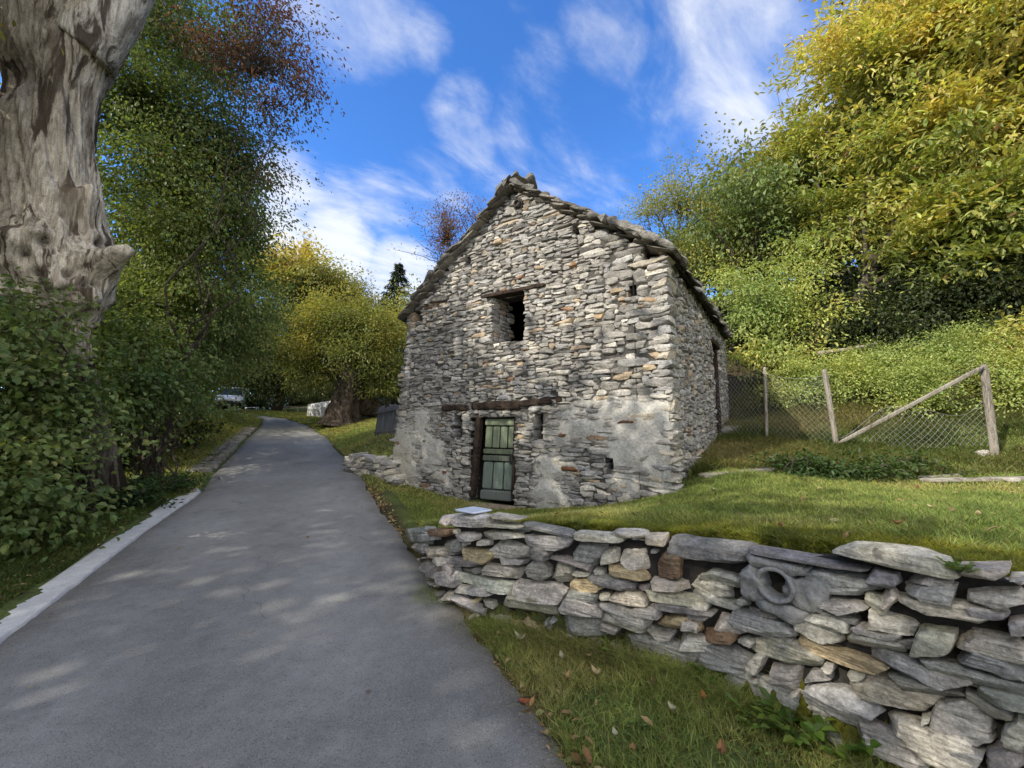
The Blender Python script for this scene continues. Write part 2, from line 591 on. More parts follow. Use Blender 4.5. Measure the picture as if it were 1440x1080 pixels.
def seg_dist(x, y, path):
    """signed distance to the polyline (+ = left of travel) and arclength"""
    best = np.full(x.shape, 1e9)
    sgn = np.zeros(x.shape)
    arc = np.zeros(x.shape)
    L = 0.0
    for k in range(len(path) - 1):
        a, b = path[k], path[k + 1]
        e = b - a
        l = np.linalg.norm(e)
        t = np.clip(((x - a[0]) * e[0] + (y - a[1]) * e[1]) / (l * l), 0, 1)
        dx, dy = x - (a[0] + t * e[0]), y - (a[1] + t * e[1])
        d = np.hypot(dx, dy)
        cr = e[0] * (y - a[1]) - e[1] * (x - a[0])
        m = d < best - 1e-9
        best = np.where(m, d, best)
        sgn = np.where(m, np.sign(cr), sgn)
        arc = np.where(m, L + t * l, arc)
        L += l
    return best * sgn, arc

# arclength helpers for the wall face
_wl = np.concatenate([[0], np.cumsum(np.linalg.norm(np.diff(WALL, axis=0), axis=1))])
def wall_xy(u):
    return np.stack([np.interp(u, _wl, WALL[:, 0]), np.interp(u, _wl, WALL[:, 1])], -1)
def wall_frame(u):
    e = 0.12
    t = nrm(wall_xy(np.asarray(u) + e) - wall_xy(np.asarray(u) - e))
    n = np.stack([t[..., 1], -t[..., 0]], -1)          # outward (towards road / camera)
    return t, n
def wall_hit(px, py, inset=0.0):
    d = ray(px, py)
    best = None
    for k in range(len(WALL) - 1):
        a, b = WALL[k], WALL[k + 1]
        e = b - a
        M = np.array([[d[0], -e[0]], [d[1], -e[1]]])
        if abs(np.linalg.det(M)) < 1e-9:
            continue
        s, t = np.linalg.solve(M, a - EYE[:2])
        tol0 = 0.6 if k == 0 else 1e-6
        tol1 = 0.2 if k == len(WALL) - 2 else 1e-6
        if s > 0.2 and -tol0 <= t <= 1 + tol1:
            if best is None or s < best[0]:
                best = (s, _wl[k] + t * np.linalg.norm(e), EYE[2] + s * d[2])
    return best
WT_px = [(580, 748), (612, 742), (650, 728), (700, 738), (790, 752), (900, 756), (990, 762), (1049, 770), (1170, 772), (1330, 796), (1440, 812)]
_wt = []
for p in WT_px:
    h = wall_hit(*p)
    if h:
        _wt.append((h[1], h[2]))
_wt = np.array(sorted(_wt))
wall_top = lambda u: np.interp(u, _wt[:, 0], _wt[:, 1])
def wall_base(u):
    xy = wall_xy(u)
    return zr(xy[..., 1]) + 0.05

# --- house planes
HC = at(950, 692, 5.75)                                   # right front corner at the ground
TH = math.radians(55.4)
HE = np.array([-math.sin(TH), math.cos(TH), 0.0])          # along the gable wall, to the left
HN = np.array([-math.cos(TH), -math.sin(TH), 0.0])         # out of the gable wall
HS = -HN                                                   # along the side wall, away
ZUP = np.array([0, 0, 1.0])
def fac(px, py):
    d = ray(px, py)
    s = np.dot(HC - EYE, HN) / np.dot(d, HN)
    p = EYE + d * s
    return float(np.dot(p - HC, HE)), float(p[2])
def side(px, py):
    d = ray(px, py)
    s = np.dot(HC - EYE, HE) / np.dot(d, HE)
    p = EYE + d * s
    return float(np.dot(p - HC, HS)), float(p[2])
def P_f(t, z, n=0.0):
    t, z, n = np.asarray(t, float), np.asarray(z, float), np.asarray(n, float)
    return HC * np.array([1, 1, 0]) + t[..., None] * HE + z[..., None] * ZUP + n[..., None] * HN
def P_s(s, z, n=0.0):
    s, z, n = np.asarray(s, float), np.asarray(z, float), np.asarray(n, float)
    return HC * np.array([1, 1, 0]) + s[..., None] * HS + z[..., None] * ZUP - n[..., None] * HE
HLEN = 7.0

# --- control points of the upper ground (terrace, house surroundings, slope behind)
cps = []
for p in [(546, 672), (600, 690), (660, 704), (760, 716), (860, 711), (950, 693)]:
    t, z = fac(*p)
    q = P_f(t, z)
    cps.append(q)
    cps.append(q + HN * 0.5 * (1) + np.array([0, 0, -0.0]))
for s, z in ((1.2, 0.98), (2.4, 1.15), (3.6, 1.33), (4.75, 1.5), (7.0, 1.95)):
    cps.append(P_s(s, z))
for p, Y in [((1398, 642), 6.6), ((1178, 632), 7.5), ((1078, 620), 8.2), ((1000, 668), 6.0), ((1200, 676), 5.8), ((1430, 684), 5.4), ((1060, 640), 7.2), ((1290, 640), 7.0)]:
    cps.append(at(p[0], p[1], Y))
for u in np.linspace(0.9, _wl[-1], 7):
    xy = wall_xy(u)
    t, n = wall_frame(u)
    xy2 = xy - n * 0.45
    cps.append(np.array([xy2[0], xy2[1], float(wall_top(u)) - 0.04]))
u0 = wall_xy(0.0)
cps.append(np.array([u0[0] + 0.25, u0[1] + 0.15, float(zr(u0[1])) + 0.28]))
for Y in (u0[1] + 1.0, 7.5, 9.0, 11.0, 13.0, 16.0, 20.0, 25.0):
    cps.append(np.array([float(xr(Y)) + 0.25, Y, float(zr(Y)) + 0.02]))
for q in [(6, 1, 1.15), (8, -3, 1.2), (10, 3, 1.5), (9, 9.5, 2.5), (7, 11, 2.6), (12, 7, 2.6), (15, 12, 6.2), (18, 5, 5.5), (12, 15, 6.0),
          (7, 16, 4.6), (2, 17, 3.6), (-2, 14, 2.1), (-4, 12, 1.3), (-5, 20, 2.6), (0, 24, 4.6), (9, 24, 8.0), (20, 18, 10), (22, 0, 6.5), (-8, 24, 2.7), (-12, 28, 3.0)]:
    cps.append(np.array(q, float))
cps = np.array(cps)
def _tps_fit(P, lam=0.02):
    n = len(P)
    r2 = ((P[:, None, :2] - P[None, :, :2]) ** 2).sum(-1)
    K = np.where(r2 > 1e-12, 0.5 * r2 * np.log(np.maximum(r2, 1e-12)), 0) + lam * np.eye(n)
    A = np.zeros((n + 3, n + 3))
    A[:n, :n] = K
    A[:n, n] = A[n, :n] = 1
    A[:n, n + 1:] = P[:, :2]
    A[n + 1:, :n] = P[:, :2].T
    b = np.zeros(n + 3)
    b[:n] = P[:, 2]
    return np.linalg.solve(A, b)
_tw = _tps_fit(cps)
def upper(x, y):
    sh = x.shape
    x, y = x.ravel(), y.ravel()
    out = np.full(x.shape, _tw[-3]) + _tw[-2] * x + _tw[-1] * y
    for k in range(len(cps)):
        r2 = (x - cps[k, 0]) ** 2 + (y - cps[k, 1]) ** 2
        out += _tw[k] * 0.5 * r2 * np.log(np.maximum(r2, 1e-12))
    return out.reshape(sh)
def ground(x, y):
    x, y = np.asarray(x, float), np.asarray(y, float)
    sdist, _ = seg_dist(x, y, BORDER)
    # hillside further away: climbs to the right and ahead
    far = zr(np.minimum(y, 29)) + 0.42 * np.maximum(x - 2.0 + 0.15 * np.minimum(y, 40), 0) + 0.25 * np.maximum(y - 30, 0) * sstep(-60, 0, x) + 0.16 * np.maximum(y - 34, 0)
    far = 26 * np.tanh(far / 26.0) + 0.05 * np.maximum(np.hypot(x, y) - 60, 0)
    rr = np.hypot(x - 4, y - 9)
    w = sstep(15, 27, rr)
    U = upper(x, y)
    U = np.where(rr < 28, U, 0) * (1 - w) + far * w
    # road side
    XR, XL = xr(y), xl(y)
    dr = x - XR
    dl = XL - x
    z0 = zr(y)
    strip = z0 + 0.015 + 0.07 * sstep(0, 0.9, dr)
    left = z0 + 0.01 + 0.05 * sstep(0.2, 0.8, dl) - 0.05 * np.maximum(dl - 1.6, 0) * (1 - sstep(8, 13, y)) \
        + 0.42 * sstep(0.9, 2.2, dl) * sstep(9, 14, y) * (1 - sstep(22, 28, y)) * (1 - 0.5 * sstep(3, 8, dl))
    left = left * (1 - sstep(14, 40, dl)) + (z0 + 0.02 * dl) * sstep(14, 40, dl)
    low = np.where(dr > 0, strip, np.where(dl > 0, left, z0))
    inside = sstep(0.08, 0.20, sdist)
    # where the wall has not begun the two levels simply meet
    z = low * (1 - inside) + U * inside
    road = (1 - sstep(-0.02, 0.16, dr)) * (1 - sstep(-0.02, 0.16, dl))
    z = z - 0.06 * road
    n = fbm2(x * 0.9, y * 0.9, 3, 3) * 0.035 + fbm2(x * 4, y * 4, 3, 5) * 0.012
    z = z + n * (1 - road) * sstep(-0.05, 0.3, np.maximum(dr, dl))
    # ground drops away under the house so no grass stands indoors
    return z
# ------------------------------------------------------------------ ground sheet
def axis(lo, hi, mid0, mid1, fine, grow=1.13):
    a = list(np.arange(mid0, mid1 + 1e-6, fine))
    s, x = fine, mid1
    while x < hi:
        s = min(s * grow, 9.0); x += s; a.append(x)
    s, x = fine, mid0
    while x > lo:
        s = min(s * grow, 9.0); x -= s; a.insert(0, x)
    return np.array(a)
GX = axis(-330, 330, -9, 9, 0.085)
GY = axis(-90, 420, -0.5, 12, 0.085)

def ground_colour(X, Y):
    n = fbm2(X * 0.7, Y * 0.7, 3, 21)
    n2 = fbm2(X * 3.1, Y * 3.1, 3, 23)
    sd_, _ = seg_dist(X, Y, BORDER)
    dl = xl(Y) - X
    dr = X - xr(Y)
    grass = np.array([0.11, 0.14, 0.04])
    soil = np.array([0.062, 0.048, 0.030])
    litter = np.array([0.105, 0.072, 0.038])
    moss = np.array([0.135, 0.135, 0.02])
    c = np.broadcast_to(grass, X.shape + (3,)).copy()
    def lay(col, w):
        nonlocal c
        w = np.clip(w, 0, 1)[..., None]
        c = c * (1 - w) + col * w
    lay(soil, sstep(0.1, 0.45, n2) * 0.55)
    lay(np.array([0.10, 0.11, 0.03]), sstep(0.05, 0.5, n) * 0.5)
    # forest floor
    lay(litter, np.maximum(sstep(2.0, 4.0, dl + n), 0))
    hill = sstep(0.0, 2.2, (Y + 0.25 * X) - 9.6 + 1.2 * n) * sstep(3.0, 5.0, X) + sstep(10, 12, X)
    lay(litter * 0.8, hill)
    lay(soil, sstep(7.5, 9.0, Y + 2 * n2) * sstep(3.0, 3.6, X) * 0.7)
    # edge soil by the asphalt and below the wall
    lay(soil * 0.9, (1 - sstep(0.04, 0.22, np.abs(dr - 0.02))) * 0.8)
    lay(soil, sstep(-0.35, -0.1, sd_ + 0.1 * n2) * (sd_ < 0.1) * (Y < 5) * 0.7)
    lay(moss, (1 - sstep(0.35, 0.75, sd_ + 0.25 * n2)) * (sd_ > 0) * (X > 1.0) * (Y < 6))
    return c

def make_ground():
    X, Y = np.meshgrid(GX, GY, indexing='ij')
    Z = ground(X, Y)
    # hollow below the house so that floor stays indoors
    t = (X - HC[0]) * HE[0] + (Y - HC[1]) * HE[1]
    s = (X - HC[0]) * HS[0] + (Y - HC[1]) * HS[1]
    inn = (t > 0.25) & (t < 5.4) & (s > 0.25) & (s < HLEN - 0.25)
    Z = np.where(inn, np.minimum(Z, 0.2), Z)
    V = np.stack([X, Y, Z], -1).reshape(-1, 3)
    C = ground_colour(X, Y).reshape(-1, 3)
    mb = MB().add(V, grid_faces(len(GX), len(GY)), C)
    m = attr_mat('earth and grass', 0.95, 26.0, 0.45, 0.8, 0.03, spec=0.1)
    return mb.build('ground', m, kind='structure')
make_ground()

def asphalt_mat():
    m, nt = new_mat('asphalt')
    N = NT(nt)
    P = N.n('ShaderNodeNewGeometry').outputs['Position']
    A = N.n('ShaderNodeAttribute', attribute_name='Col').outputs['Color']
    fine = N.noise(P, 190.0, 3, 0.75)
    vor = N.n('ShaderNodeTexVoronoi', ins={'Vector': P, 'Scale': 170.0}).outputs['Distance']
    agg = N.n('ShaderNodeTexVoronoi', ins={'Vector': P, 'Scale': 170.0}).outputs['Color']
    mid = N.noise(P, 8.0, 5, 0.65)
    big = N.noise(P, 0.9, 4, 0.55)
    c = N.mul(A, N.rng(fine, 0.2, 0.8, 0.55, 1.5))
    c = N.mul(c, N.rng(mid, 0.3, 0.7, 0.86, 1.14))
    c = N.mul(c, N.rng(big, 0.3, 0.7, 0.85, 1.18))
    g = N.n('ShaderNodeSeparateColor', ins={0: agg}).outputs[0]
    sp = N.rng(g, 0.90, 0.96, 0.0, 0.45)
    c = N.mix(sp, c, (0.36, 0.35, 0.33))
    dk = N.rng(g, 0.10, 0.05, 0.0, 0.4)
    c = N.mix(dk, c, (0.012, 0.012, 0.012))
    # hairline cracks
    wv = N.n('ShaderNodeVectorMath', operation='ADD', ins={0: P, 1: N.mul(N.n('ShaderNodeTexNoise', ins={'Vector': P, 'Scale': 3.0, 'Detail': 5}).outputs['Color'], 0.35)}).outputs[0]
    ce = N.n('ShaderNodeTexVoronoi', feature='DISTANCE_TO_EDGE', ins={'Vector': wv, 'Scale': 0.7}).outputs['Distance']
    ck = N.math('MULTIPLY', N.rng(ce, 0.006, 0.0015, 0, 1), N.rng(N.noise(P, 0.6, 2), 0.50, 0.58))
    c = N.mix(N.math('MULTIPLY', ck, 0.3), c, (0.02, 0.02, 0.02))
    pt = N.rng(N.noise(P, 1.7, 5, 0.6), 0.58, 0.66, 0, 0.22, True)
    c = N.mix(pt, c, (0.08, 0.078, 0.075))
    b = N.bump(vor, 0.7, 0.004)
    b = N.bump(fine, 0.7, 0.004, b)
    N.out(N.bsdf(c, 0.82, b, 0.35))
    return m

def make_road():
    Ys = np.concatenate([np.arange(-14, 0, 0.25), np.arange(0, 8, 0.05), np.arange(8, 27.6, 0.15)])
    nv = 41
    w = np.linspace(0, 1, nv)
    L = xl(Ys)[:, None]
    R = xr(Ys)[:, None]
    jl = 0.03 * vnoise(np.stack([Ys * 2.2, Ys * 0, Ys * 0 + 3], -1), 4) + 0.02 * vnoise(np.stack([Ys * 9, Ys * 0, Ys * 0], -1), 5)
    jr = 0.045 * vnoise(np.stack([Ys * 2.0, Ys * 0, Ys * 0 + 9], -1), 6) + 0.03 * vnoise(np.stack([Ys * 8, Ys * 0, Ys * 0], -1), 7)
    X = (L - jl[:, None] * 0.4) * (1 - w) + (R + jr[:, None]) * w
    Y = np.broadcast_to(Ys[:, None], X.shape)
    edge = np.minimum(w, 1 - w)[None, :] * (R - L)
    Z = zr(Y) + 0.02 * np.sin(w * PI)[None, :] - 0.012 * (1 - sstep(0.0, 0.06, edge)) + 0.006 * fbm2(X * 1.3, Y * 1.3, 3, 2)
    base = np.array([0.232, 0.224, 0.203])
    n = fbm2(X * 0.6 + Y * 0.3, Y * 0.5, 3, 31)
    tone = 1 + 0.22 * n + 0.10 * np.exp(-((w[None, :] - 0.25) / 0.1) ** 2) + 0.10 * np.exp(-((w[None, :] - 0.72) / 0.1) ** 2)
    C = base * tone[..., None]
    # grit and earth gather along the edges
    dirt = (1 - sstep(0.03, 0.28, edge + 0.12 * fbm2(X * 5, Y * 5, 3, 8))) * 0.6
    C = C * (1 - dirt[..., None]) + np.array([0.13, 0.115, 0.09]) * dirt[..., None]
    V = np.stack([X, Y, Z], -1).reshape(-1, 3)
    return MB().add(V, grid_faces(len(Ys), nv)[:, ::-1], C.reshape(-1, 3)).build('road', asphalt_mat(), kind='structure')
make_road()

def make_kerb():
    """pale concrete edging flush with the left side of the road"""
    A = [on_road(*p) for p in [(-60, 948), (0, 903), (60, 857), (120, 811), (200, 749), (284, 690)]]
    B = [on_road(*p) for p in [(-60, 905), (0, 866), (60, 826), (120, 785), (200, 731), (264, 684)]]
    A, B = np.array(A), np.array(B)
    d = nrm(A[1] - A[2])
    A = np.concatenate([[A[0] + d * 6], A]); B = np.concatenate([[B[0] + d * 6], B])
    n = 260
    t = np.linspace(0, 1, n)
    tt = np.linspace(0, 1, len(A))
    # spread by length
    la = np.concatenate([[0], np.cumsum(np.linalg.norm(np.diff(A, axis=0), axis=1))]); la /= la[-1]
    PA = np.stack([np.interp(t, la, A[:, i]) for i in range(3)], -1)
    PB = np.stack([np.interp(t, la, B[:, i]) for i in range(3)], -1)
    nv = 9
    w = np.linspace(0, 1, nv)
    ja = 0.022 * vnoise(np.stack([t * 60, t * 0, t * 0 + 1], -1), 3) + 0.014 * vnoise(np.stack([t * 190, t * 0, t * 0 + 1], -1), 3)
    Q = PA[:, None, :] * (1 - w)[None, :, None] + PB[:, None, :] * w[None, :, None]
    dirn = nrm((PA - PB) * np.array([1, 1, 0]))
    Q = Q + dirn[:, None, :] * (ja[:, None] * (1 - w)[None, :])[..., None]
    Q[..., 2] = zr(Q[..., 1]) + 0.014 + 0.006 * fbm(Q * 3, 3, 5)
    # drop the rims into the ground
    rimA, rimB = Q[:, :1].copy(), Q[:, -1:].copy()
    rimA[..., 2] -= 0.10; rimB[..., 2] -= 0.12
    Q = np.concatenate([rimA, Q, rimB], 1)
    m, nt = new_mat('pale concrete')
    N = NT(nt)
    P = N.n('ShaderNodeNewGeometry').outputs['Position']
    n1, n2 = N.noise(P, 7.0, 6, 0.7), N.noise(P, 90.0, 3, 0.7)
    c = N.mix(N.rng(n1, 0.3, 0.7), (0.50, 0.485, 0.445), (0.72, 0.70, 0.65))
    c = N.mix(N.rng(N.noise(P, 19.0, 5, 0.7), 0.60, 0.72, 0, 0.65, True), c, (0.20, 0.185, 0.16))
    c = N.mul(c, N.rng(n2, 0.3, 0.7, 0.85, 1.12))
    N.out(N.bsdf(c, 0.9, N.bump(n2, 0.5, 0.005), 0.2))
    V = Q.reshape(-1, 3)
    # end face
    mb = MB().add(V, grid_faces(n, nv + 2))
    e0 = Q[-1]
    low = e0.copy(); low[:, 2] -= 0.1
    k = len(e0)
    mb.add(np.concatenate([e0, low]), np.array([(i, i + 1, k + i + 1, k + i) for i in range(k - 1)]))
    mb.build('road_edging', m, kind='structure', smooth=True)
make_kerb()

# flat stone gutter / edging further up the lane
M_WALL = stone_mat('split gneiss', (5, 5, 34), (0.9, 0.015), 0.3, 0.25)
M_HOUSE = stone_mat('weathered gneiss', (5, 5, 26), (0.6, 0.012), 0.4)
M_ROOF = stone_mat('roof slate', (5, 5, 20), (0.6, 0.014), 0.5, 0.35, 0.85)
M_EARTH = plain_mat('joint earth', (0.035, 0.031, 0.026), 0.95, 20, 0.5, 0.6, 0.02)

def make_stone_edge():
    L = [on_road(*p) for p in [(300, 664), (322, 641), (345, 617), (362, 602)]]
    L = np.array(L)
    mb = MB()
    l = np.concatenate([[0], np.cumsum(np.linalg.norm(np.diff(L, axis=0), axis=1))])
    s, cs, axs, ays, azs, cols = 0, [], [], [], [], []
    rng = np.random.default_rng(5)
    while s < l[-1]:
        ln = rng.uniform(0.25, 0.6)
        for row in range(2):
            p = np.array([np.interp(s + ln / 2, l, L[:, i]) for i in range(3)])
            q = np.array([np.interp(s + ln / 2 + 0.1, l, L[:, i]) for i in range(3)])
            d = nrm((q - p) * np.array([1, 1, 0]))
            side_ = np.array([-d[1], d[0], 0])
            c = p + side_ * (0.16 + 0.3 * row + rng.uniform(-.03, .03))
            c[2] = float(zr(c[1])) + 0.0 + rng.uniform(-0.01, 0.03)
            cs.append(c); axs.append(d * ln * 0.5); ays.append(side_ * 0.15); azs.append(np.array([0, 0, 0.06]))
            cols.append(np.array([0.27, 0.26, 0.24]) * rng.uniform(0.8, 1.25))
        s += ln * 1.02
    stones(mb, cs, axs, ays, azs, cols, (6, 4, 3), seed=4, rough=0.08)
    o = mb.build('stone_edging', M_ROOF)
    tag(o, 'flat grey stone slabs edging the grass bank on the far left of the lane', 'stone edging')
make_stone_edge()

# ------------------------------------------------------------------ dry-stone retaining wall
PAL = {'g': (0.36, 0.352, 0.338), 'l': (0.50, 0.488, 0.458), 'b': (0.35, 0.354, 0.36), 'd': (0.225, 0.224, 0.222),
       't': (0.45, 0.375, 0.245), 'w': (0.54, 0.515, 0.45), 'r': (0.22, 0.155, 0.105), 'k': (0.43, 0.40, 0.34)}
# stones traced from the two close views (x, y, length, thickness, tilt in degrees, tone)
SA = """255 148 135 78 0 l;175 142 55 62 0 l;390 132 122 32 8 k;378 165 165 36 5 l;375 202 158 38 0 w;250 207 88 38 0 l;310 231 52 26 0 l;
550 178 212 40 12 d;550 228 188 82 3 b;415 262 178 78 8 l;285 277 132 60 8 t;190 245 82 72 0 d;140 190 52 52 0 r;65 200 62 92 0 d;100 207 70 32 0 g;116 265 60 72 0 w;
185 305 78 52 15 b;240 300 112 36 8 d;135 298 36 46 0 l;175 335 62 42 20 g;161 370 72 82 0 b;265 335 82 32 0 d;385 345 175 86 5 l;520 337 98 82 0 g;610 347 94 97 0 g;
310 383 218 58 10 l;270 415 152 40 5 g;530 272 88 46 15 d;650 305 162 36 15 d;718 275 150 108 10 d;430 303 112 26 5 g;755 212 188 58 5 w;865 196 138 50 2 l;965 220 78 66 3 w;
800 278 64 60 0 w;890 290 118 118 5 w;1025 320 122 102 0 r;870 346 172 50 12 t;1020 390 150 52 5 w;715 391 154 72 5 t;520 418 204 90 8 w;470 470 235 84 8 k;800 378 194 46 15 d;
690 345 72 26 0 g;755 340 46 30 0 g;870 438 134 56 8 w;700 430 132 42 10 g;690 480 162 94 18 l;862 500 228 62 17 g;775 436 52 32 0 w;930 490 112 46 10 l;1060 447 255 50 10 w;1080 487 245 52 12 d;
850 541 182 62 15 w;990 587 114 52 15 g;1058 545 172 78 5 t;700 547 224 76 12 d;1000 665 334 134 15 b;1130 625 195 78 10 l;800 562 82 32 20 g;925 400 62 32 0 d;60 250 50 60 0 g;85 320 50 60 0 g;120 345 40 50 0 d"""
SB = """82 264 318 118 8 d;145 370 205 56 15 g;100 405 164 82 20 l;107 446 205 36 15 g;50 466 112 42 5 w;50 511 112 32 5 d;30 552 84 52 0 l;135 590 154 56 5 r;165 546 132 72 12 l;
268 538 295 72 18 b;295 501 132 38 8 g;445 292 455 46 10 d;582 385 314 104 3 b;595 475 195 60 5 g;572 505 174 36 15 d;530 521 194 62 14 w;490 556 254 92 20 l;
365 641 306 94 15 k;355 601 102 42 15 g;575 666 336 62 20 t;785 285 445 114 10 w;760 371 138 62 12 b;730 466 108 72 20 w;770 446 84 82 45 w;785 546 194 88 15 w;730 572 184 46 12 g;
720 616 236 74 10 l;930 376 174 42 5 g;950 421 236 78 5 b;1010 491 424 98 8 l;1137 345 194 84 2 w;1190 450 246 88 2 l;1160 500 184 40 10 g;1275 372 74 42 0 l;1278 556 80 92 0 l;
955 611 172 134 5 w;1182 621 296 104 12 w;1178 696 286 92 15 b;860 721 406 94 22 b;1070 741 466 94 17 b;920 791 304 62 15 d;760 801 376 154 20 k;1200 831 246 74 15 g;1160 866 206 62 25 l;
1065 915 274 194 15 g;590 851 336 134 25 b;510 746 114 52 0 d;540 716 54 42 0 g;655 736 68 32 0 w;370 741 146 114 5 g;265 691 64 82 20 l;120 666 286 114 12 b;30 711 114 84 0 b;
360 846 528 134 22 l;940 1002 406 134 22 w;800 1022 386 124 22 g;1278 962 124 124 20 g;1230 1062 160 104 0 d;915 911 42 42 0 w;257 758 34 30 0 w;415 816 42 28 0 w;840 626 82 42 0 g;660 561 62 42 0 g;
640 480 60 40 10 g;470 450 90 30 8 g;230 610 60 40 15 g;1080 1050 170 90 20 g;560 1000 150 60 25 d"""

def wall_P(u, z, n=0.0):
    u = np.asarray(u, float); z = np.asarray(z, float); n = np.asarray(n, float)
    xy = wall_xy(u)
    t, nn = wall_frame(u)
    q = xy + nn * n[..., None] if n.ndim else xy + nn * n
    return np.concatenate([q, z[..., None]], -1)

def make_dry_wall():
    root = thing('dry_stone_wall', (*WALL[3], float(wall_base(_wl[3]))),
                 'low dry stone retaining wall of split grey boulders holding up the lawn', 'wall')
    rng = np.random.default_rng(11)
    S, rects = [], []
    def trace(txt, ox, oy):
        for it in txt.replace('\n', '').split(';'):
            a = it.split()
            if len(a) < 6:
                continue
            x, y, L, T, ang = [float(v) for v in a[:5]]
            x, y, L, T = ox + x / 2.7, oy + y / 2.7, L / 2.7, T / 2.7
            an = math.radians(ang)
            ex, ey = (math.cos(an), math.sin(an)), (math.sin(an), -math.cos(an))
            def uz(px, py):
                h = wall_hit(px, py)
                return None if h is None else np.array([h[1], h[2]])
            c = uz(x, y)
            a0, a1 = uz(x - ex[0] * L / 2, y - ex[1] * L / 2), uz(x + ex[0] * L / 2, y + ex[1] * L / 2)
            b0, b1 = uz(x - ey[0] * T / 2, y - ey[1] * T / 2), uz(x + ey[0] * T / 2, y + ey[1] * T / 2)
            if any(v is None for v in (c, a0, a1, b0, b1)):
                continue
            S.append((c, (a1 - a0) / 2, (b1 - b0) / 2, PAL[a[5]]))
    trace(SA, 560, 680)
    trace(SB, 960, 680)
    # occupancy raster in (u, z)
    du = 0.01
    umax, zmin, zmax = _wl[-1], -0.25, 1.3
    nu, nz = int(umax / du) + 1, int((zmax - zmin) / du) + 1
    U, Z = np.meshgrid(np.arange(nu) * du, zmin + np.arange(nz) * du, indexing='ij')
    occ = (Z > wall_top(U) - 0.01) | (Z < wall_base(U) - 0.08)
    def mark(c, a, b, k=1.0):
        M = np.array([[a[0], b[0]], [a[1], b[1]]])
        if abs(np.linalg.det(M)) < 1e-7:
            return
        Mi = np.linalg.inv(M)
        x, y = U - c[0], Z - c[1]
        p, q = Mi[0, 0] * x + Mi[0, 1] * y, Mi[1, 0] * x + Mi[1, 1] * y
        occ[(np.abs(p) ** 4 + np.abs(q) ** 4) < k] = True
    for c, a, b, col in S:
        mark(c, a, b)
    pc = wall_hit(960 + 350 / 2.7, 680 + 385 / 2.7)
    pipe_c = np.array([pc[1], pc[2]])
    mark(pipe_c, np.array([0.085, 0]), np.array([0, 0.085]))
    # stones beyond the traced part and in the gaps, from large to small
    tones = list('gggllbbdwwkt')
    for (lw, lh, tries) in ((0.26, 0.075, 500), (0.17, 0.055, 900), (0.10, 0.04, 1500), (0.06, 0.03, 2500), (0.035, 0.02, 3500)):
        for _ in range(tries):
            u, z = rng.uniform(0.02, umax - 0.02), rng.uniform(zmin + 0.2, zmax)
            a = lw * rng.uniform(0.7, 1.25) / 2 * (1.0 if u < _wt[-1][0] else 1.3)
            b = lh * rng.uniform(0.8, 1.5) / 2 * (1.0 if u < _wt[-1][0] else 1.3)
            i0, i1 = int((u - a) / du), int((u + a) / du) + 1
            j0, j1 = int((z - b - zmin) / du), int((z + b - zmin) / du) + 1
            if i0 < 0 or j0 < 0 or i1 >= nu or j1 >= nz:
                continue
            if occ[i0:i1, j0:j1].mean() > 0.10:
                continue
            va = np.array([a, a * rng.uniform(-0.15, 0.15)]); vb = np.array([0, b * 1.06])
            S.append((np.array([u, z]), va * 1.04, vb, PAL[tones[rng.integers(len(tones))]]))
            occ[i0:i1, j0:j1] = True
    cen, ax, ay, az, cols = [], [], [], [], []
    for c, a, b, col in S:
        t, n = wall_frame(c[0])
        t3, n3 = np.array([*t, 0]), np.array([*n, 0])
        size = np.linalg.norm(a)
        small = np.linalg.norm(b) < 0.03
        depth = 0.17 if not small else 0.12
        thin = np.linalg.norm(b)
        coping = c[1] + abs(b[1]) > float(wall_top(c[0])) - 0.035
        proud = rng.uniform(-0.012, 0.018) + 0.03 * (0.055 - min(thin, 0.11)) / 0.055 - (0.03 if small else 0)
        if coping:
            depth, proud = 0.075, rng.uniform(-0.01, 0.01)
        xy = wall_xy(c[0])
        cc = np.array([*xy, c[1]]) + n3 * (proud - depth)
        cen.append(cc)
        tw = rng.uniform(-0.06, 0.06)
        ax.append((t3 * a[0] + ZUP * a[1]) * 1.0 + n3 * size * tw)
        ay.append((t3 * b[0] + ZUP * b[1]) * (0.82 if coping else 0.94) - ZUP * (0.012 if coping else 0) + n3 * rng.uniform(-0.2, 0.2) * np.linalg.norm(b))
        az.append(n3 * depth)
        cols.append(np.array(col) * rng.uniform(0.85, 1.12) * (1 + rng.normal(0, 0.025, 3)))
    cen, ax, ay, az, cols = map(np.array, (cen, ax, ay, az, cols))
    big = np.linalg.norm(ax, axis=1) > 0.075
    mb = MB()
    stones(mb, cen[big], ax[big], ay[big], az[big], cols[big], (28, 13, 6), (5, 14), 7, (0.74, 0.98), 0.055, 8.0, 0.22, 0.75, 3, 0.45)
    stones(mb, cen[~big], ax[~big], ay[~big], az[~big], cols[~big], (10, 7, 4), (8, 24), 5, (0.72, 0.98), 0.08, 16.0, 0.2, 0.3, 5, 0.3)
    mb.build('stones', M_WALL, root, sharp=28)
    # earth and rubble core behind the face
    us = np.linspace(0.0, _wl[-1], 120)
    top, bas = wall_top(us) - 0.05, wall_base(us) - 0.35
    prof = [(-0.085, bas), (-0.085, (bas + top) / 2), (-0.085, top), (-0.52, top - 0.03), (-0.52, bas)]
    V = np.stack([wall_P(us, z, np.full(us.shape, n)) for n, z in prof], 1)
    nv = len(prof)
    MB().add(V.reshape(-1, 3), grid_faces(len(us), nv)).build('earth_core', M_EARTH, root)
    # old drain pipe mouth set in mortar
    t, n = wall_frame(pipe_c[0])
    t3, n3 = np.array([*t, 0]), np.array([*n, 0])
    c0 = np.array([*wall_xy(pipe_c[0]), pipe_c[1]])
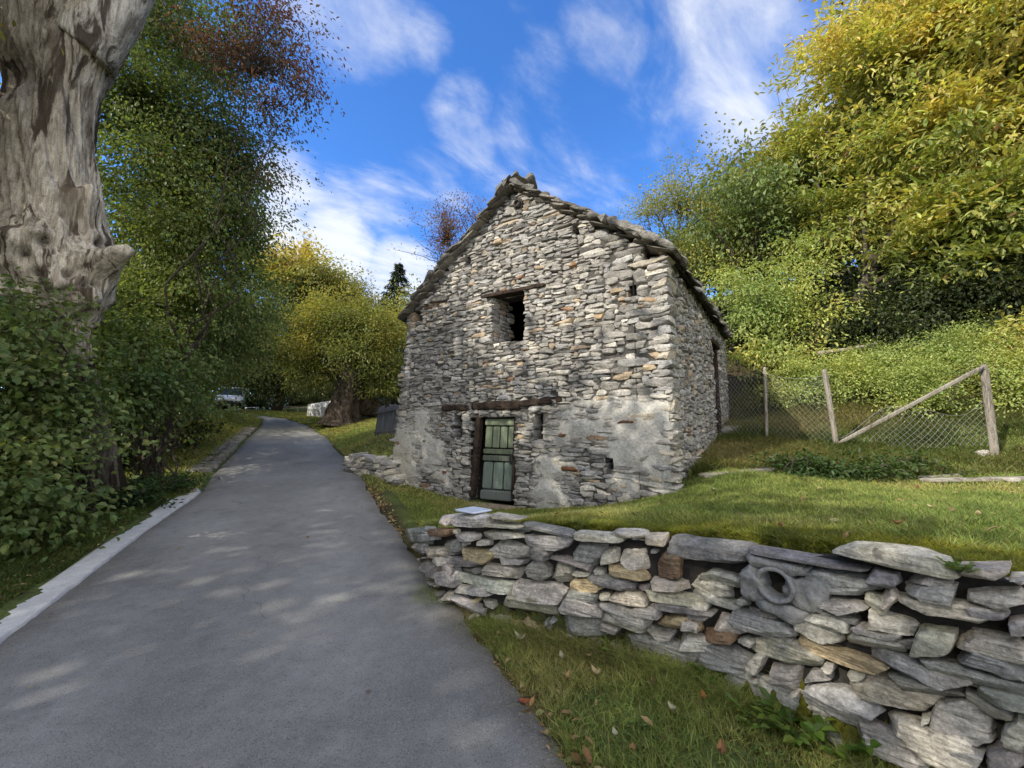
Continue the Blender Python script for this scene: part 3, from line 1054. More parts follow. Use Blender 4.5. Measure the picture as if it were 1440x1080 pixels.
    ringu = np.linspace(0, 2 * PI, 40, endpoint=False)
    prof = [(0.088, -0.15), (0.088, 0.008), (0.084, 0.016), (0.070, 0.014), (0.066, 0.0), (0.062, -0.17)]
    P = np.stack([np.stack([c0 + n3 * (h + 0.006 * math.sin(3 * a + 1)) + (t3 * math.cos(a) + ZUP * math.sin(a) * 0.95) * r for r, h in prof]) for a in ringu])
    P = P.reshape(-1, 3)
    P = P + nrm(P - c0) * (fbm(P * 40, 3, 4) * 0.004)[:, None]
    mbp = MB().add(P, grid_faces(40, len(prof), True)[:, ::-1], (0.27, 0.265, 0.25))
    M_CON = attr_mat('old concrete', 0.95, 60.0, 0.4, 0.8, 0.006)
    mbp.build('drain_pipe', M_CON, root)
    # mortar smeared around the pipe
    mm = MB()
    stones(mm, [c0 + n3 * -0.08 + t3 * 0.12 - ZUP * 0.02, c0 - n3 * 0.08 - t3 * 0.11 - ZUP * 0.03, c0 - n3 * 0.08 + t3 * 0.01 - ZUP * 0.12, c0 - n3 * 0.085 + ZUP * 0.085],
           [t3 * 0.09, t3 * 0.06, t3 * 0.13, t3 * 0.14], [ZUP * 0.07, ZUP * 0.09, ZUP * 0.04, ZUP * 0.03], [n3 * 0.09] * 4, [(0.27, 0.26, 0.24)] * 4,
           (14, 10, 5), (3, 4), 3, rough=0.25, freq=25, seed=9)
    mm.build('mortar_patch', M_CON, root)
    return root
make_dry_wall()

# white plate lying on the block at the wall's end
def make_plate():
    h = wall_hit(655, 722)
    c = np.array([*wall_xy(h[1]), h[2] + 0.012])
    t, n = wall_frame(h[1])
    t3, n3 = np.array([*t, 0]), np.array([*n, 0])
    V, F = obox(c - n3 * 0.09, t3 * 0.115, -n3 * 0.10 + t3 * 0.02, ZUP * 0.008, 0.1, (10, 8, 2), 0.006, 9, 3)
    o = MB().add(V, F, (0.62, 0.66, 0.74)).build('white_plate', attr_mat('white plate', 0.5, 8, 0.12, 0.15, 0.004))
    tag(o, 'thin bluish white plate lying on the end block of the dry stone wall', 'plate')
make_plate()
# ------------------------------------------------------------------ stone barn
def in_poly(x, y, poly):
    x, y = np.asarray(x), np.asarray(y)
    r = np.zeros(x.shape, bool)
    n = len(poly)
    for i in range(n):
        (x0, y0), (x1, y1) = poly[i], poly[(i + 1) % n]
        cond = (y0 > y) != (y1 > y)
        xi = (x1 - x0) * (y - y0) / ((y1 - y0) if y1 != y0 else 1e-9) + x0
        r ^= cond & (x < xi)
    return r

def skyline(x0, x1, z0, z1, wr, hr, rng, wfun=None):
    """dry-stone packing: always lay the next stone in the lowest hollow"""
    d = 0.02
    n = int((x1 - x0) / d)
    H = np.full(n, z0) + 0.03 * np.cumsum(rng.normal(0, 0.05, n))
    out = []
    guard = 0
    while guard < 9000:
        guard += 1
        i = int(np.argmin(H))
        h = H[i]
        if h > z1:
            break
        a = i
        while a > 0 and H[a - 1] < h + 0.018:
            a -= 1
        b = i
        while b < n - 1 and H[b + 1] < h + 0.018:
            b += 1
        span = (b - a + 1) * d
        k = wfun(x0 + (a + b) / 2 * d, h) if wfun else 1.0
        w = min(span, rng.gamma(4.0, (wr[0] + wr[1]) / 2 / 4.0) * k)
        w = max(w, min(span, wr[0]))
        if span - w < wr[0] * 0.55:
            w = span
        hh = rng.uniform(*hr) * k * (1.35 if rng.random() < 0.08 else 1.0)
        hh = min(hh, w * 1.1 + 0.02)
        if w < 0.06:
            hh = min(hh, 0.05)
        if rng.random() < 0.5:
            s = a
        else:
            s = b + 1 - int(round(w / d))
        e = min(n, s + max(1, int(round(w / d))))
        s = max(0, s)
        if e <= s:
            e = s + 1
        base = H[s:e].max()
        out.append((x0 + s * d, x0 + e * d, base, base + hh, H[s:e].min()))
        H[s:e] = base + hh
    return out

OUT_F = [fac(*p) for p in [(546, 690), (549, 660), (572, 446), (722, 262), (952, 350), (951, 720)]]
# the gable outline in (t, z); t grows to the left
tE_l, zE_l = fac(572, 446)
tA, zA = fac(722, 266)
tE_r, zE_r = 0.0, fac(950, 352)[1] + 0.02
HW = 6.2
POLY_F = [(HW + 0.02, -0.3), (6.2, 0.5), (5.95, 2.2), (tE_l, zE_l), (tA, zA), (0.0, zE_r), (0.0, -0.3)]
def rect_px(x0, y0, x1, y1):
    a, b = fac(x0, y0), fac(x1, y1)
    return (min(a[0], b[0]), max(a[0], b[0]), min(a[1], b[1]), max(a[1], b[1]))
WIN = rect_px(692, 417, 736, 477)
# door quad leans a little
D_TL, D_TR, D_BL, D_BR = fac(664, 584), fac(723, 584), fac(659, 699), fac(718, 708)
DOOR = (min(D_TR[0], D_BR[0]) + 0.02, max(D_TL[0], D_BL[0]) - 0.02, 0.2, D_TL[1] - 0.04)
SLIT = rect_px(750, 583, 763, 618)
NICHE = rect_px(637, 585, 648, 616)
HOLES = [rect_px(903, 352, 926, 370), rect_px(884, 402, 895, 413), rect_px(803, 316, 814, 328), rect_px(581, 438, 591, 452), rect_px(654, 361, 661, 371), rect_px(852, 645, 861, 660)]
LINTELS = [  # (px0, px1, tilt) dark timbers
    ((621, 574), (660, 573), 0.06), ((663, 571), (733, 569), 0.085), ((728, 568), (790, 561), 0.06), ((676, 418), (768, 400), 0.04)]
MORT = [((905, 610), 0.75, 0.95), ((935, 650), 0.5, 0.9), ((860, 580), 0.42, 0.75), ((800, 600), 0.45, 0.75), ((775, 660), 0.35, 0.8), ((570, 620), 0.55, 1.0), ((560, 655), 0.6, 1.1), ((605, 640), 0.45, 0.9),
        ((590, 590), 0.4, 0.8), ((620, 670), 0.3, 0.7), ((775, 695), 0.4, 0.8), ((880, 680), 0.35, 0.5), ((830, 560), 0.35, 0.5), ((785, 700), 0.3, 0.8)]
MORT = [(*fac(*p), r, w) for p, r, w in MORT]
def mortar(t, z):
    m = np.zeros(np.shape(t))
    for (ct, cz, r, w) in MORT:
        m = np.maximum(m, w * np.exp(-(((t - ct) / r) ** 2 + ((z - cz) / (r * 0.8)) ** 2) * 1.0))
    n = fbm2(np.asarray(t) * 3.2, np.asarray(z) * 4.0, 4, 77)
    return np.clip(m * 1.4 + 0.55 * n - 0.08, 0, 1) * sstep(2.35, 1.95, np.asarray(z) + 0.2 * n)

def stone_colour(rng, t, z, mor):
    r = rng.random()
    if r < 0.54:
        c = np.array(PAL['g']) * 0.95
    elif r < 0.70:
        c = np.array(PAL['b'])
    elif r < 0.80:
        c = np.array(PAL['l'])
    elif r < 0.92:
        c = np.array(PAL['d']) * 1.15
    elif r < 0.95:
        c = np.array(PAL['w'])
    elif r < 0.99:
        c = np.array([0.42, 0.34, 0.25])
    else:
        c = np.array([0.27, 0.175, 0.115])
    c = c * rng.uniform(0.62, 1.22)
    return c * (1 - 0.45 * mor) + np.array([0.48, 0.455, 0.40]) * 0.45 * mor

def make_barn():
    root = thing('stone_barn', (HC + HE * 3 + HS * 3.5) * np.array([1, 1, 0]) + np.array([0, 0, 0.3]),
                 'old grey rubble stone barn with slab roof standing beside the lane', 'barn')
    rng = np.random.default_rng(23)
    # ---------------- gable wall stones
    ops = [WIN, DOOR, SLIT, NICHE] + HOLES
    def wf(t, z):
        k = 1.0
        if t < 1.2:
            k = 1.25 + 0.35 * (1.2 - t) * (z > 1.9)
        if z > 4.2:
            k *= 0.95
        return k
    S = skyline(-0.02, HW + 0.05, -0.2, zA, (0.12, 0.36), (0.036, 0.082), rng, wf)
    cen, ax, ay, az, cols = [], [], [], [], []
    gap = 0.006
    for (t0, t1, z0, z1, zl) in S:
        z0 = z0 - min(0.018, z0 - zl)
        skip = False
        for (a, b, c, d) in ops:
            ox, oz = min(t1, b) - max(t0, a), min(z1, d) - max(z0, c)
            if ox > 0.004 and oz > 0.012:
                if ox > 0.65 * (t1 - t0) and oz > 0.5 * (z1 - z0):
                    skip = True
                elif ox <= 0.65 * (t1 - t0):
                    if a > t0 and a < t1 and (a - t0) >= (t1 - b):
                        t1 = a
                    elif b > t0:
                        t0 = b
                else:
                    if c > z0:
                        z1 = c
                    else:
                        z0 = d
        if skip or t1 - t0 < 0.02 or z1 - z0 < 0.015:
            continue
        tm, zm = (t0 + t1) / 2, (z0 + z1) / 2
        if not in_poly(np.array([tm]), np.array([zm]), POLY_F)[0]:
            continue
        mor = float(mortar(np.array([tm]), np.array([zm]))[0])
        a, b = (t1 - t0) / 2 - gap * 0.4, (z1 - z0) / 2 - gap * 0.3
        tilt = rng.normal(0, 0.05) + 0.02
        proud = rng.normal(0, 0.012) - 0.01 * mor
        d = 0.13
        if zm > 1.9 and tm < 0.35:
            proud += 0.01
        corner = t0 < 0.03
        cen.append(P_f(tm, zm, proud - d))
        ax.append(HE * (a + 0.006) * 1.06 + ZUP * a * tilt)
        ay.append(ZUP * (b + 0.004) * 1.10 + HN * rng.uniform(-0.2, 0.2) * b)
        az.append(HN * d)
        cols.append(stone_colour(rng, tm, zm, mor))
    # some rust-brown blocks that stand out
    for (px, py, w, h, cc) in [(798, 660, 0.34, 0.085, (0.17, 0.085, 0.045)), (790, 612, 0.2, 0.06, (0.2, 0.11, 0.06)), (880, 593, 0.25, 0.07, (0.15, 0.08, 0.05)), (625, 664, 0.16, 0.06, (0.2, 0.09, 0.06)), (775, 690, .12, .06, (.33, .2, .12)),
                               (806, 372, 0.15, 0.09, (0.33, 0.2, 0.11)), (842, 445, 0.2, 0.08, (0.36, 0.27, 0.17)), (910, 422, 0.3, 0.09, (0.33, 0.25, 0.17)), (868, 408, 0.22, 0.08, (0.34, 0.28, 0.2))]:
        t, z = fac(px, py)
        cen.append(P_f(t, z, -0.10)); ax.append(HE * w / 2); ay.append(ZUP * h / 2); az.append(HN * 0.13); cols.append(np.array(cc))
    # long quoins at the right-hand corner above the plaster
    z = 1.0
    while z < zE_r - 0.12:
        h = rng.uniform(0.09, 0.16)
        w = rng.uniform(0.35, 0.75) if rng.random() < 0.6 else rng.uniform(0.2, 0.35)
        c = np.array(PAL['gglbk'[rng.integers(5)]]) * rng.uniform(0.85, 1.15)
        dd = rng.uniform(0.14, 0.3)
        cen.append(P_f(w / 2 - 0.03, z + h / 2, 0.025 - dd)); ax.append(HE * (w / 2 + 0.01) + ZUP * rng.uniform(-.01, .01)); ay.append(ZUP * h / 2 * 1.02); az.append(HN * dd); cols.append(c)
        z += h * 1.02
    mb = MB()
    stones(mb, cen, ax, ay, az, cols, (9, 6, 4), (10, 30), 7, (0.74, 1.0), 0.11, 12.0, 0.28, 0.25, 31, 0.3)
    # window and door reveals
    def reveal(tc, z0, z1, sgn, depth=0.5):
        cc, a1, a2, a3, co = [], [], [], [], []
        z = z0
        while z < z1:
            h = rng.uniform(0.06, 0.11)
            n = -0.06
            while n > -depth:
                l = rng.uniform(0.14, 0.3)
                cc.append(P_f(tc + sgn * (0.08 + rng.uniform(-0.012, 0.012)), z + h / 2, n - l / 2)); a1.append(HN * l / 2 * 0.99); a2.append(ZUP * h / 2 * 1.02); a3.append(HE * -sgn * 0.09)
                co.append(stone_colour(rng, 0, 3, 0))
                n -= l
            z += h
        stones(mb, cc, a1, a2, a3, co, (6, 4, 4), (4, 8), 4, rough=0.1, freq=11, seed=int(tc * 100) % 97)
    reveal(WIN[1], WIN[2] - 0.02, WIN[3] + 0.02, +1, 0.6)
    reveal(WIN[0], WIN[2] - 0.02, WIN[3] + 0.02, -1, 0.6)
    # ---------------- side wall (right) and left wall
    def flank(S, place, outn, along, open_, tfun, zmax, seed_, colm=1.0):
        cc, a1, a2, a3, co = [], [], [], [], []
        for (s0, s1, z0, z1, zl) in S:
            z0 -= min(0.018, z0 - zl)
            for (a, b, c, d) in open_:
                ox, oz = min(s1, b) - max(s0, a), min(z1, d) - max(z0, c)
                if ox > 0 and oz > 0.02:
                    if a > s0 and (a - s0) >= (s1 - b):
                        s1 = a
                    else:
                        s0 = max(s0, b)
            if s1 - s0 < 0.03 or z1 - z0 < 0.015 or (z0 + z1) / 2 > zmax:
                continue
            sm, zm = (s0 + s1) / 2, (z0 + z1) / 2
            d = 0.13
            cc.append(place(sm, zm, rng.normal(0.0, 0.016) - d))
            a1.append(along * ((s1 - s0) / 2 - 0.002) * 1.03 + ZUP * rng.normal(0, 0.06) * (s1 - s0) / 2)
            a2.append(ZUP * ((z1 - z0) / 2 - 0.001) * 1.06); a3.append(outn * d)
            co.append(stone_colour(rng, sm, zm, 0.3 * max(0.0, 1 - zm / 2.5)) * colm)
        return cc, a1, a2, a3, co
    SDOOR = (4.45, 5.35, 1.35, 3.75)
    S2 = skyline(0.12, HLEN, -0.1, zE_r + 0.05, (0.12, 0.30), (0.045, 0.11), rng)
    q = flank(S2, lambda s, z, n: P_s(s, z, n), -HE, HS, [SDOOR], None, zE_r + 0.02, 1)
    stones(mb, *q, (8, 5, 4), (9, 24), 7, (0.7, 0.98), 0.13, 11.0, 0.28, 0.2, 33, 0.3)
    # left wall: battered, from the foot at HW to the eaves
    def P_l(s, z, n):
        t = np.interp(z, [0.5, 2.2, zE_l], [6.2, 5.95, tE_l])
        return P_f(t, z) + np.asarray(s, float)[..., None] * HS + np.asarray(n, float)[..., None] * HE
    S3 = skyline(0.0, HLEN, 0.0, zE_l + 0.05, (0.16, 0.34), (0.09, 0.17), rng)
    q = flank(S3, P_l, HE, HS, [], None, zE_l - 0.03, 1)
    stones(mb, *q, (6, 4, 3), (4, 8), 4, (0.8, 1.05), 0.1, 11.0, 0.2, 0.0, 35)
    mb.build('stone_walls', M_HOUSE, root, sharp=30)

    # ---------------- rubble core (closes the joints) with the openings left out
    core = MB()
    du = 0.045
    tn = np.arange(-0.0, HW + 0.1, du)
    zn = np.arange(-0.4, zA + 0.1, du)
    T, Z = np.meshgrid(tn, zn, indexing='ij')
    m = mortar(T, Z)
    off = -0.038 + 0.038 * m + 0.018 * fbm2(T * 7, Z * 7, 4, 12) * (0.4 + m) + 0.012 * sstep(0.45, 0.9, m)
    V = P_f(T, Z, off).reshape(-1, 3)
    mc = np.array([0.52, 0.49, 0.43])
    ec = np.array([0.10, 0.092, 0.08])
    tint = 1 + 0.25 * fbm2(T * 2.5, Z * 2.5, 4, 14)
    C = (ec * (1 - sstep(0.16, 0.36, m))[..., None] + mc * sstep(0.16, 0.36, m)[..., None]) * tint[..., None]
    # the foot at the left corner is bare ochre render
    ct, cz = fac(560, 655)
    yl = np.exp(-(((T - ct) / 0.45) ** 2 + ((Z - cz) / 0.7) ** 2))[..., None]
    C = C * (1 - 0.7 * yl) + np.array([0.56, 0.50, 0.36]) * 0.7 * yl
    F = grid_faces(len(tn), len(zn))
    Tc, Zc = T[:-1, :-1].ravel() + du / 2, Z[:-1, :-1].ravel() + du / 2
    keep = in_poly(Tc, Zc, [(HW - 0.05, -0.3), (6.15, 0.5), (5.9, 2.2), (tE_l - 0.03, zE_l), (tA, zA - 0.03), (0.03, zE_r - 0.03), (0.03, -0.3)])
    for (a, b, c, d) in [WIN, DOOR, SLIT, NICHE] + HOLES:
        keep &= ~((Tc > a - 0.01) & (Tc < b + 0.01) & (Zc > c - 0.01) & (Zc < d + 0.01))
    core.add(V, F[keep][:, ::-1], C.reshape(-1, 3))
    # pockets behind the small openings, jambs of the larger ones
    def pocket(r, depth, close=True):
        a, b, c, d = r
        a -= 0.02; b += 0.02; c -= 0.02; d += 0.02
        f = [P_f(x, z, -0.05) for x, z in ((a, c), (b, c), (b, d), (a, d))]
        k = [P_f(x, z, -depth) for x, z in ((a, c), (b, c), (b, d), (a, d))]
        Fq = [(0, 1, 5, 4), (1, 2, 6, 5), (2, 3, 7, 6), (3, 0, 4, 7)] + ([(4, 5, 6, 7)] if close else [])
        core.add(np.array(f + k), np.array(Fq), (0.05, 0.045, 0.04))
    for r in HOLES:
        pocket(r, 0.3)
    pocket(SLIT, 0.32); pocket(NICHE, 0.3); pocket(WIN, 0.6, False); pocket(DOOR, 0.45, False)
    # side, left and back walls of the core
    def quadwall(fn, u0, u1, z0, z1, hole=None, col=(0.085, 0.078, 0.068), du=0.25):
        un, zn_ = np.arange(u0, u1 + du / 2, du), np.linspace(z0, z1, 18)
        U, Zq = np.meshgrid(un, zn_, indexing='ij')
        Fq = grid_faces(len(un), len(zn_))
        if hole:
            uc = (U[:-1, :-1] + U[1:, 1:]).ravel() / 2; zc = (Zq[:-1, :-1] + Zq[1:, 1:]).ravel() / 2
            Fq = Fq[~((uc > hole[0]) & (uc < hole[1]) & (zc > hole[2]) & (zc < hole[3]))]
        core.add(fn(U, Zq).reshape(-1, 3), Fq, col)
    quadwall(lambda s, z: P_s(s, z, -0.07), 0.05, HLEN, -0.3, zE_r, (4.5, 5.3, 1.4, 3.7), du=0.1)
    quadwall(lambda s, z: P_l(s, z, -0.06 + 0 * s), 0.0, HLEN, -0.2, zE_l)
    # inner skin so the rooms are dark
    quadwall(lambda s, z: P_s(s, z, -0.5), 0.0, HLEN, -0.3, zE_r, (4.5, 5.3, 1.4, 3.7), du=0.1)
    back = [P_f(t, z) + HS * HLEN for t, z in [(HW, -0.2), (HW - 0.2, 2.2), (tE_l, zE_l), (tA, zA), (0, zE_r), (0, -0.2)]]
    back = np.array(back + [P_f(tA, 1.0) + HS * HLEN])
    core.add(back, np.array([(6, i, (i + 1) % 6) for i in range(6)]), (0.25, 0.24, 0.22))
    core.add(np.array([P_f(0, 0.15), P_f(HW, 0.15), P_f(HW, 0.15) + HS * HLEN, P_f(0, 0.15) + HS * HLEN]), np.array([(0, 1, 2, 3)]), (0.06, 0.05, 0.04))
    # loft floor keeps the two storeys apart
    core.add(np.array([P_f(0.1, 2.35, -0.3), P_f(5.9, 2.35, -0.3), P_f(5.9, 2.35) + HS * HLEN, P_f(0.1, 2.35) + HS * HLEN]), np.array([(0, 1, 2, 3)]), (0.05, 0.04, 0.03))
    M_MORT = attr_mat('lime mortar', 0.95, 24.0, 0.32, 0.9, 0.02)
    core.build('mortar', M_MORT, root)

    # ---------------- timber
    M_OLDWOOD = bark_mat('charred timber', (0.065, 0.045, 0.034, 1), (0.010, 0.008, 0.006, 1), 5, (1, 1, 2), 0.6, 0.02)
    for i, (p0, p1, th) in enumerate(LINTELS):
        a, b = np.array(fac(*p0)), np.array(fac(*p1))
        c = (a + b) / 2
        hl = (b - a) / 2
        V, F = obox(P_f(c[0], c[1], -0.09), HE * hl[0] + ZUP * hl[1], ZUP * th, HN * 0.12, 0.14, (30, 8, 4), 0.045, 6, i)
        MB().add(V, F).build('lintel', M_OLDWOOD, root)
    # door frame: two posts
    def post(pa, pb, w, n, name):
        a, b = np.array(fac(*pa)), np.array(fac(*pb))
        c, h = (a + b) / 2, (b - a) / 2
        V, F = obox(P_f(c[0], c[1], n), HE * w, HE * h[0] + ZUP * h[1], HN * 0.07, 0.1, (4, 20, 4), 0.012, 8, 3)
        MB().add(V, F).build(name, M_OLDWOOD, root)
    post((660, 700), (671, 582), 0.055, -0.10, 'door_post')
    post((716.5, 707), (722, 582), 0.035, -0.14, 'door_post')
    # ---------------- door: boards, ledges, sill board, latch
    m, nt = new_mat('faded green paint')
    N = NT(nt)
    P = N.n('ShaderNodeNewGeometry').outputs['Position']
    g = N.scalev(P, (9, 9, 0.9))
    n1 = N.noise(g, 5.0, 7, 0.7, 0.4)
    n2 = N.noise(P, 4.0, 4, 0.6)
    A = N.n('ShaderNodeAttribute', attribute_name='Col').outputs['Color']
    c = N.mul(A, N.rng(n1, 0.3, 0.7, 0.6, 1.35))
    c = N.mix(N.rng(n1, 0.55, 0.68, 0, 0.6, True), c, (0.17, 0.175, 0.14))
    z = N.n('ShaderNodeSeparateXYZ', ins={0: P}).outputs[2]
    c = N.mix(N.math('MULTIPLY', N.rng(z, 0.75, 0.35), N.rng(n2, 0.3, 0.6)), c, (0.17, 0.19, 0.17))
    c = N.mix(N.rng(n2, 0.58, 0.72, 0, 0.5, True), c, (0.13, 0.14, 0.11))
    N.out(N.bsdf(c, 0.8, N.bump(n1, 0.7, 0.008), 0.2))
    M_DOOR = m
    bx0, bx1 = np.array(fac(668.5, 703)), np.array(fac(716, 707))
    tx0, tx1 = np.array(fac(677, 587)), np.array(fac(720.5, 587))
    bl, br, tl, tr = bx0, bx1, tx0, tx1
    def dq(u, v):   # u across from left to right, v up
        lo, hi = bl * (1 - u) + br * u, tl * (1 - u) + tr * u
        return lo * (1 - v) + hi * v
    def slab(u0, u1, v0, v1, n, th, col, name, parent, r=0.008, seg=(6, 24, 3)):
        q = [dq(u0, v0), dq(u1, v0), dq(u1, v1), dq(u0, v1)]
        c = sum(q) / 4
        axv = ((q[1] + q[2]) - (q[0] + q[3])) / 4
        ayv = ((q[3] + q[2]) - (q[0] + q[1])) / 4
        V, F = obox(P_f(c[0], c[1], n), HE * axv[0] + ZUP * axv[1], HE * ayv[0] + ZUP * ayv[1], HN * th, 0.06, seg, r * 0.4, 6, int(u0 * 50 + v0 * 9))
        return MB().add(V, F, col).build(name, M_DOOR, parent)
    green = np.array([0.255, 0.29, 0.185])
    bluish = np.array([0.20, 0.245, 0.195])
    d_par = slab(0.02, 0.98, 0.0, 1.0, -0.19, 0.012, green * 0.06, 'door', root)
    for k in range(4):
        cu = green * (0.9 + 0.08 * ((k * 7) % 3))
        slab(0.02 + 0.245 * k, 0.228 + 0.245 * k, 0.63, 0.89, -0.165, 0.014, cu, 'board', d_par)
    for k in range(3):
        cu = bluish * (0.95 + 0.1 * ((k * 5) % 3))
        slab(0.02 + 0.328 * k, 0.312 + 0.328 * k, 0.13, 0.455, -0.165, 0.014, cu, 'board', d_par)
    for v0, v1, cl in ((0.0, 0.115, (0.17, 0.185, 0.16)), (0.47, 0.535, (0.13, 0.145, 0.105)), (0.555, 0.615, (0.15, 0.175, 0.115)), (0.905, 0.985, green * 1.05)):
        slab(0.0, 1.0, v0, v1, -0.14, 0.014, np.array(cl), 'ledge', d_par, 0.006, (24, 4, 3))
    slab(0.86, 0.95, 0.44, 0.56, -0.12, 0.012, np.array([0.05, 0.05, 0.045]), 'latch', d_par)
    # threshold slab
    t, z = fac(690, 712)
    V, F = obox(P_f(t - 0.02, z + 0.005, 0.10), HE * 0.56 - ZUP * 0.015, HN * 0.17, ZUP * 0.04, 0.12, (16, 8, 4), 0.02, 6, 2)
    MB().add(V, F, (0.30, 0.24, 0.20)).build('threshold', M_HOUSE, root)
    # ring anchor below the ridge
    t, z = fac(728.5, 287)
    c = P_f(t, z, 0.045)
    a = np.linspace(0, 2 * PI, 28)
    ring = np.array([c + (HE * math.cos(x) + ZUP * math.sin(x)) * 0.062 for x in a])
    V, F = tube(ring, 0.016, 8, False)
    mbr = MB().add(V, F)
    V, F = obox(P_f(t, z, 0.0), HE * 0.10, ZUP * 0.10, HN * 0.02, 0.25, (8, 8, 3), 0.01, 9, 1)
    M_IRON = plain_mat('rusty iron', (0.055, 0.045, 0.038), 0.8, 30, 0.5, 0.5, 0.006)
    mbr.build('iron_ring', M_IRON, root)
    MB().add(V, F).build('anchor_plate', M_IRON, root)
    # side doorway: frame and dark door leaf
    mbd = MB()
    for s_, w_ in ((4.5, 0.05), (5.3, 0.05)):
        V, F = obox(P_s(s_, 2.55, -0.1), HS * w_, ZUP * 1.2, HE * 0.08, 0.1, (4, 12, 3), 0.01, 6, 2)
        mbd.add(V, F)
    mbd.build('side_door_frame', M_OLDWOOD, root)
    V, F = obox(P_s(4.9, 2.5, -0.24), HS * 0.42, ZUP * 1.15, HE * 0.03, 0.05, (6, 12, 3), 0.006, 6, 2)
    MB().add(V, F).build('side_door', M_OLDWOOD, root)
    V, F = obox(P_s(4.9, 3.75, -0.08), HS * 0.62, ZUP * 0.07, HE * 0.12, 0.12, (14, 5, 4), 0.02, 6, 2)
    MB().add(V, F).build('lintel', M_OLDWOOD, root)

    # ---------------- roof of stone slabs
    roof = MB()
    rr = np.random.default_rng(41)
    ridge0 = P_f(tA, zA + 0.05)
    for sgn, te, ze in ((1, tE_l, zE_l), (-1, 0.0, zE_r)):
        eave0 = P_f(te, ze + 0.03)
        sl_ = eave0 - ridge0
        Ls = np.linalg.norm(sl_)
        dv = sl_ / Ls
        nv = nrm(np.cross(HS, dv))
        if nv[2] < 0:
            nv = -nv
        # boards under the slabs
        V = np.array([ridge0 - HN * 0.0 - nv * 0.02, eave0 + dv * 0.16 - nv * 0.02, eave0 + dv * 0.16 + HS * HLEN - nv * 0.02, ridge0 + HS * HLEN - nv * 0.02])
        roof.add(V, np.array([(0, 1, 2, 3)]), (0.05, 0.045, 0.04))
        cc, a1, a2, a3, co = [], [], [], [], []
        r = Ls + 0.2
        row = 0
        while r > 0.05:
            s = -0.05 + rr.uniform(-0.2, 0)
            while s < HLEN + 0.1:
                w = rr.uniform(0.35, 0.62)
                ln = rr.uniform(0.52, 0.7)
                th = rr.uniform(0.028, 0.045)
                c = ridge0 + dv * (r - ln / 2 + rr.uniform(-0.04, 0.04)) + HS * (s + w / 2) + nv * (0.055 + rr.uniform(-0.008, 0.012))
                ti = 0.10
                cc.append(c); a1.append(HS * w / 2 * 1.02); a2.append((dv * math.cos(ti) - nv * math.sin(ti) * -0.25) * ln / 2); a3.append(nv * th)
                co.append(np.array([0.20, 0.195, 0.185]) * rr.uniform(0.7, 1.25))
                s += w
            r -= rr.uniform(0.27, 0.33)
            row += 1
        stones(roof, cc, a1, a2, a3, co, (8, 8, 3), (5, 10), 4, (0.8, 1.05), 0.25, 5.0, 0.15, 0, 50 + row)
        # thick slabs stacked along the verge of the gable
        cc, a1, a2, a3, co = [], [], [], [], []
        for layer_ in range(2):
            r = Ls + 0.17 - 0.05 * layer_
            while r > (0.12 if sgn < 0 else 0.05):
                ln = rr.uniform(0.26, 0.50)
                th = rr.uniform(0.02, 0.036)
                over = 0.10 + 0.05 * (layer_ == 1) + rr.uniform(-0.05, 0.05) + (0.05 if sgn > 0 else 0)
                dep = rr.uniform(0.3, 0.42)
                c = ridge0 + dv * (r - ln / 2) + HN * (over - dep / 2) + nv * (-0.015 + 0.055 * layer_ + rr.uniform(-0.015, 0.015))
                cc.append(c)
                tl_ = rr.uniform(0.10, 0.24)
                a1.append((dv * math.cos(tl_) + nv * math.sin(tl_)) * ln / 2 * 1.15); a2.append(nv * th); a3.append(HN * dep / 2)
                co.append(np.array([0.215, 0.205, 0.185]) * rr.uniform(0.7, 1.3))
                r -= ln * 0.86
        stones(roof, cc, a1, a2, a3, co, (11, 5, 8), (6, 16), 7, (0.7, 1.0), 0.16, 10.0, 0.28, 0.15, 60 + sgn, 0.2)
    # ridge caps
    cc, a1, a2, a3, co = [], [], [], [], []
    s = -0.12
    while s < HLEN:
        w = rr.uniform(0.35, 0.6)
        cc.append(ridge0 + HS * (s + w / 2) + ZUP * 0.10); a1.append(HS * w / 2); a2.append(HE * rr.uniform(0.13, 0.19)); a3.append(ZUP * 0.035)
        co.append(np.array([0.21, 0.205, 0.19]) * rr.uniform(0.75, 1.2)); s += w * 0.95
    stones(roof, cc, a1, a2, a3, co, (8, 8, 3), (3.5, 6), 4, rough=0.15, freq=6, seed=71)
    roof.build('roof', M_ROOF, root, sharp=40)
    return root
make_barn()
# ------------------------------------------------------------------ vegetation
_GXm, _GYm = np.meshgrid(GX, GY, indexing='ij')
GZ = ground(_GXm, _GYm)
def gz(x, y):
    x, y = np.asarray(x, float), np.asarray(y, float)
    i = np.clip(np.searchsorted(GX, x) - 1, 0, len(GX) - 2)
    j = np.clip(np.searchsorted(GY, y) - 1, 0, len(GY) - 2)
    a = (x - GX[i]) / (GX[i + 1] - GX[i]); b = (y - GY[j]) / (GY[j + 1] - GY[j])
    return (GZ[i, j] * (1 - a) * (1 - b) + GZ[i + 1, j] * a * (1 - b) + GZ[i, j + 1] * (1 - a) * b + GZ[i + 1, j + 1] * a * b)

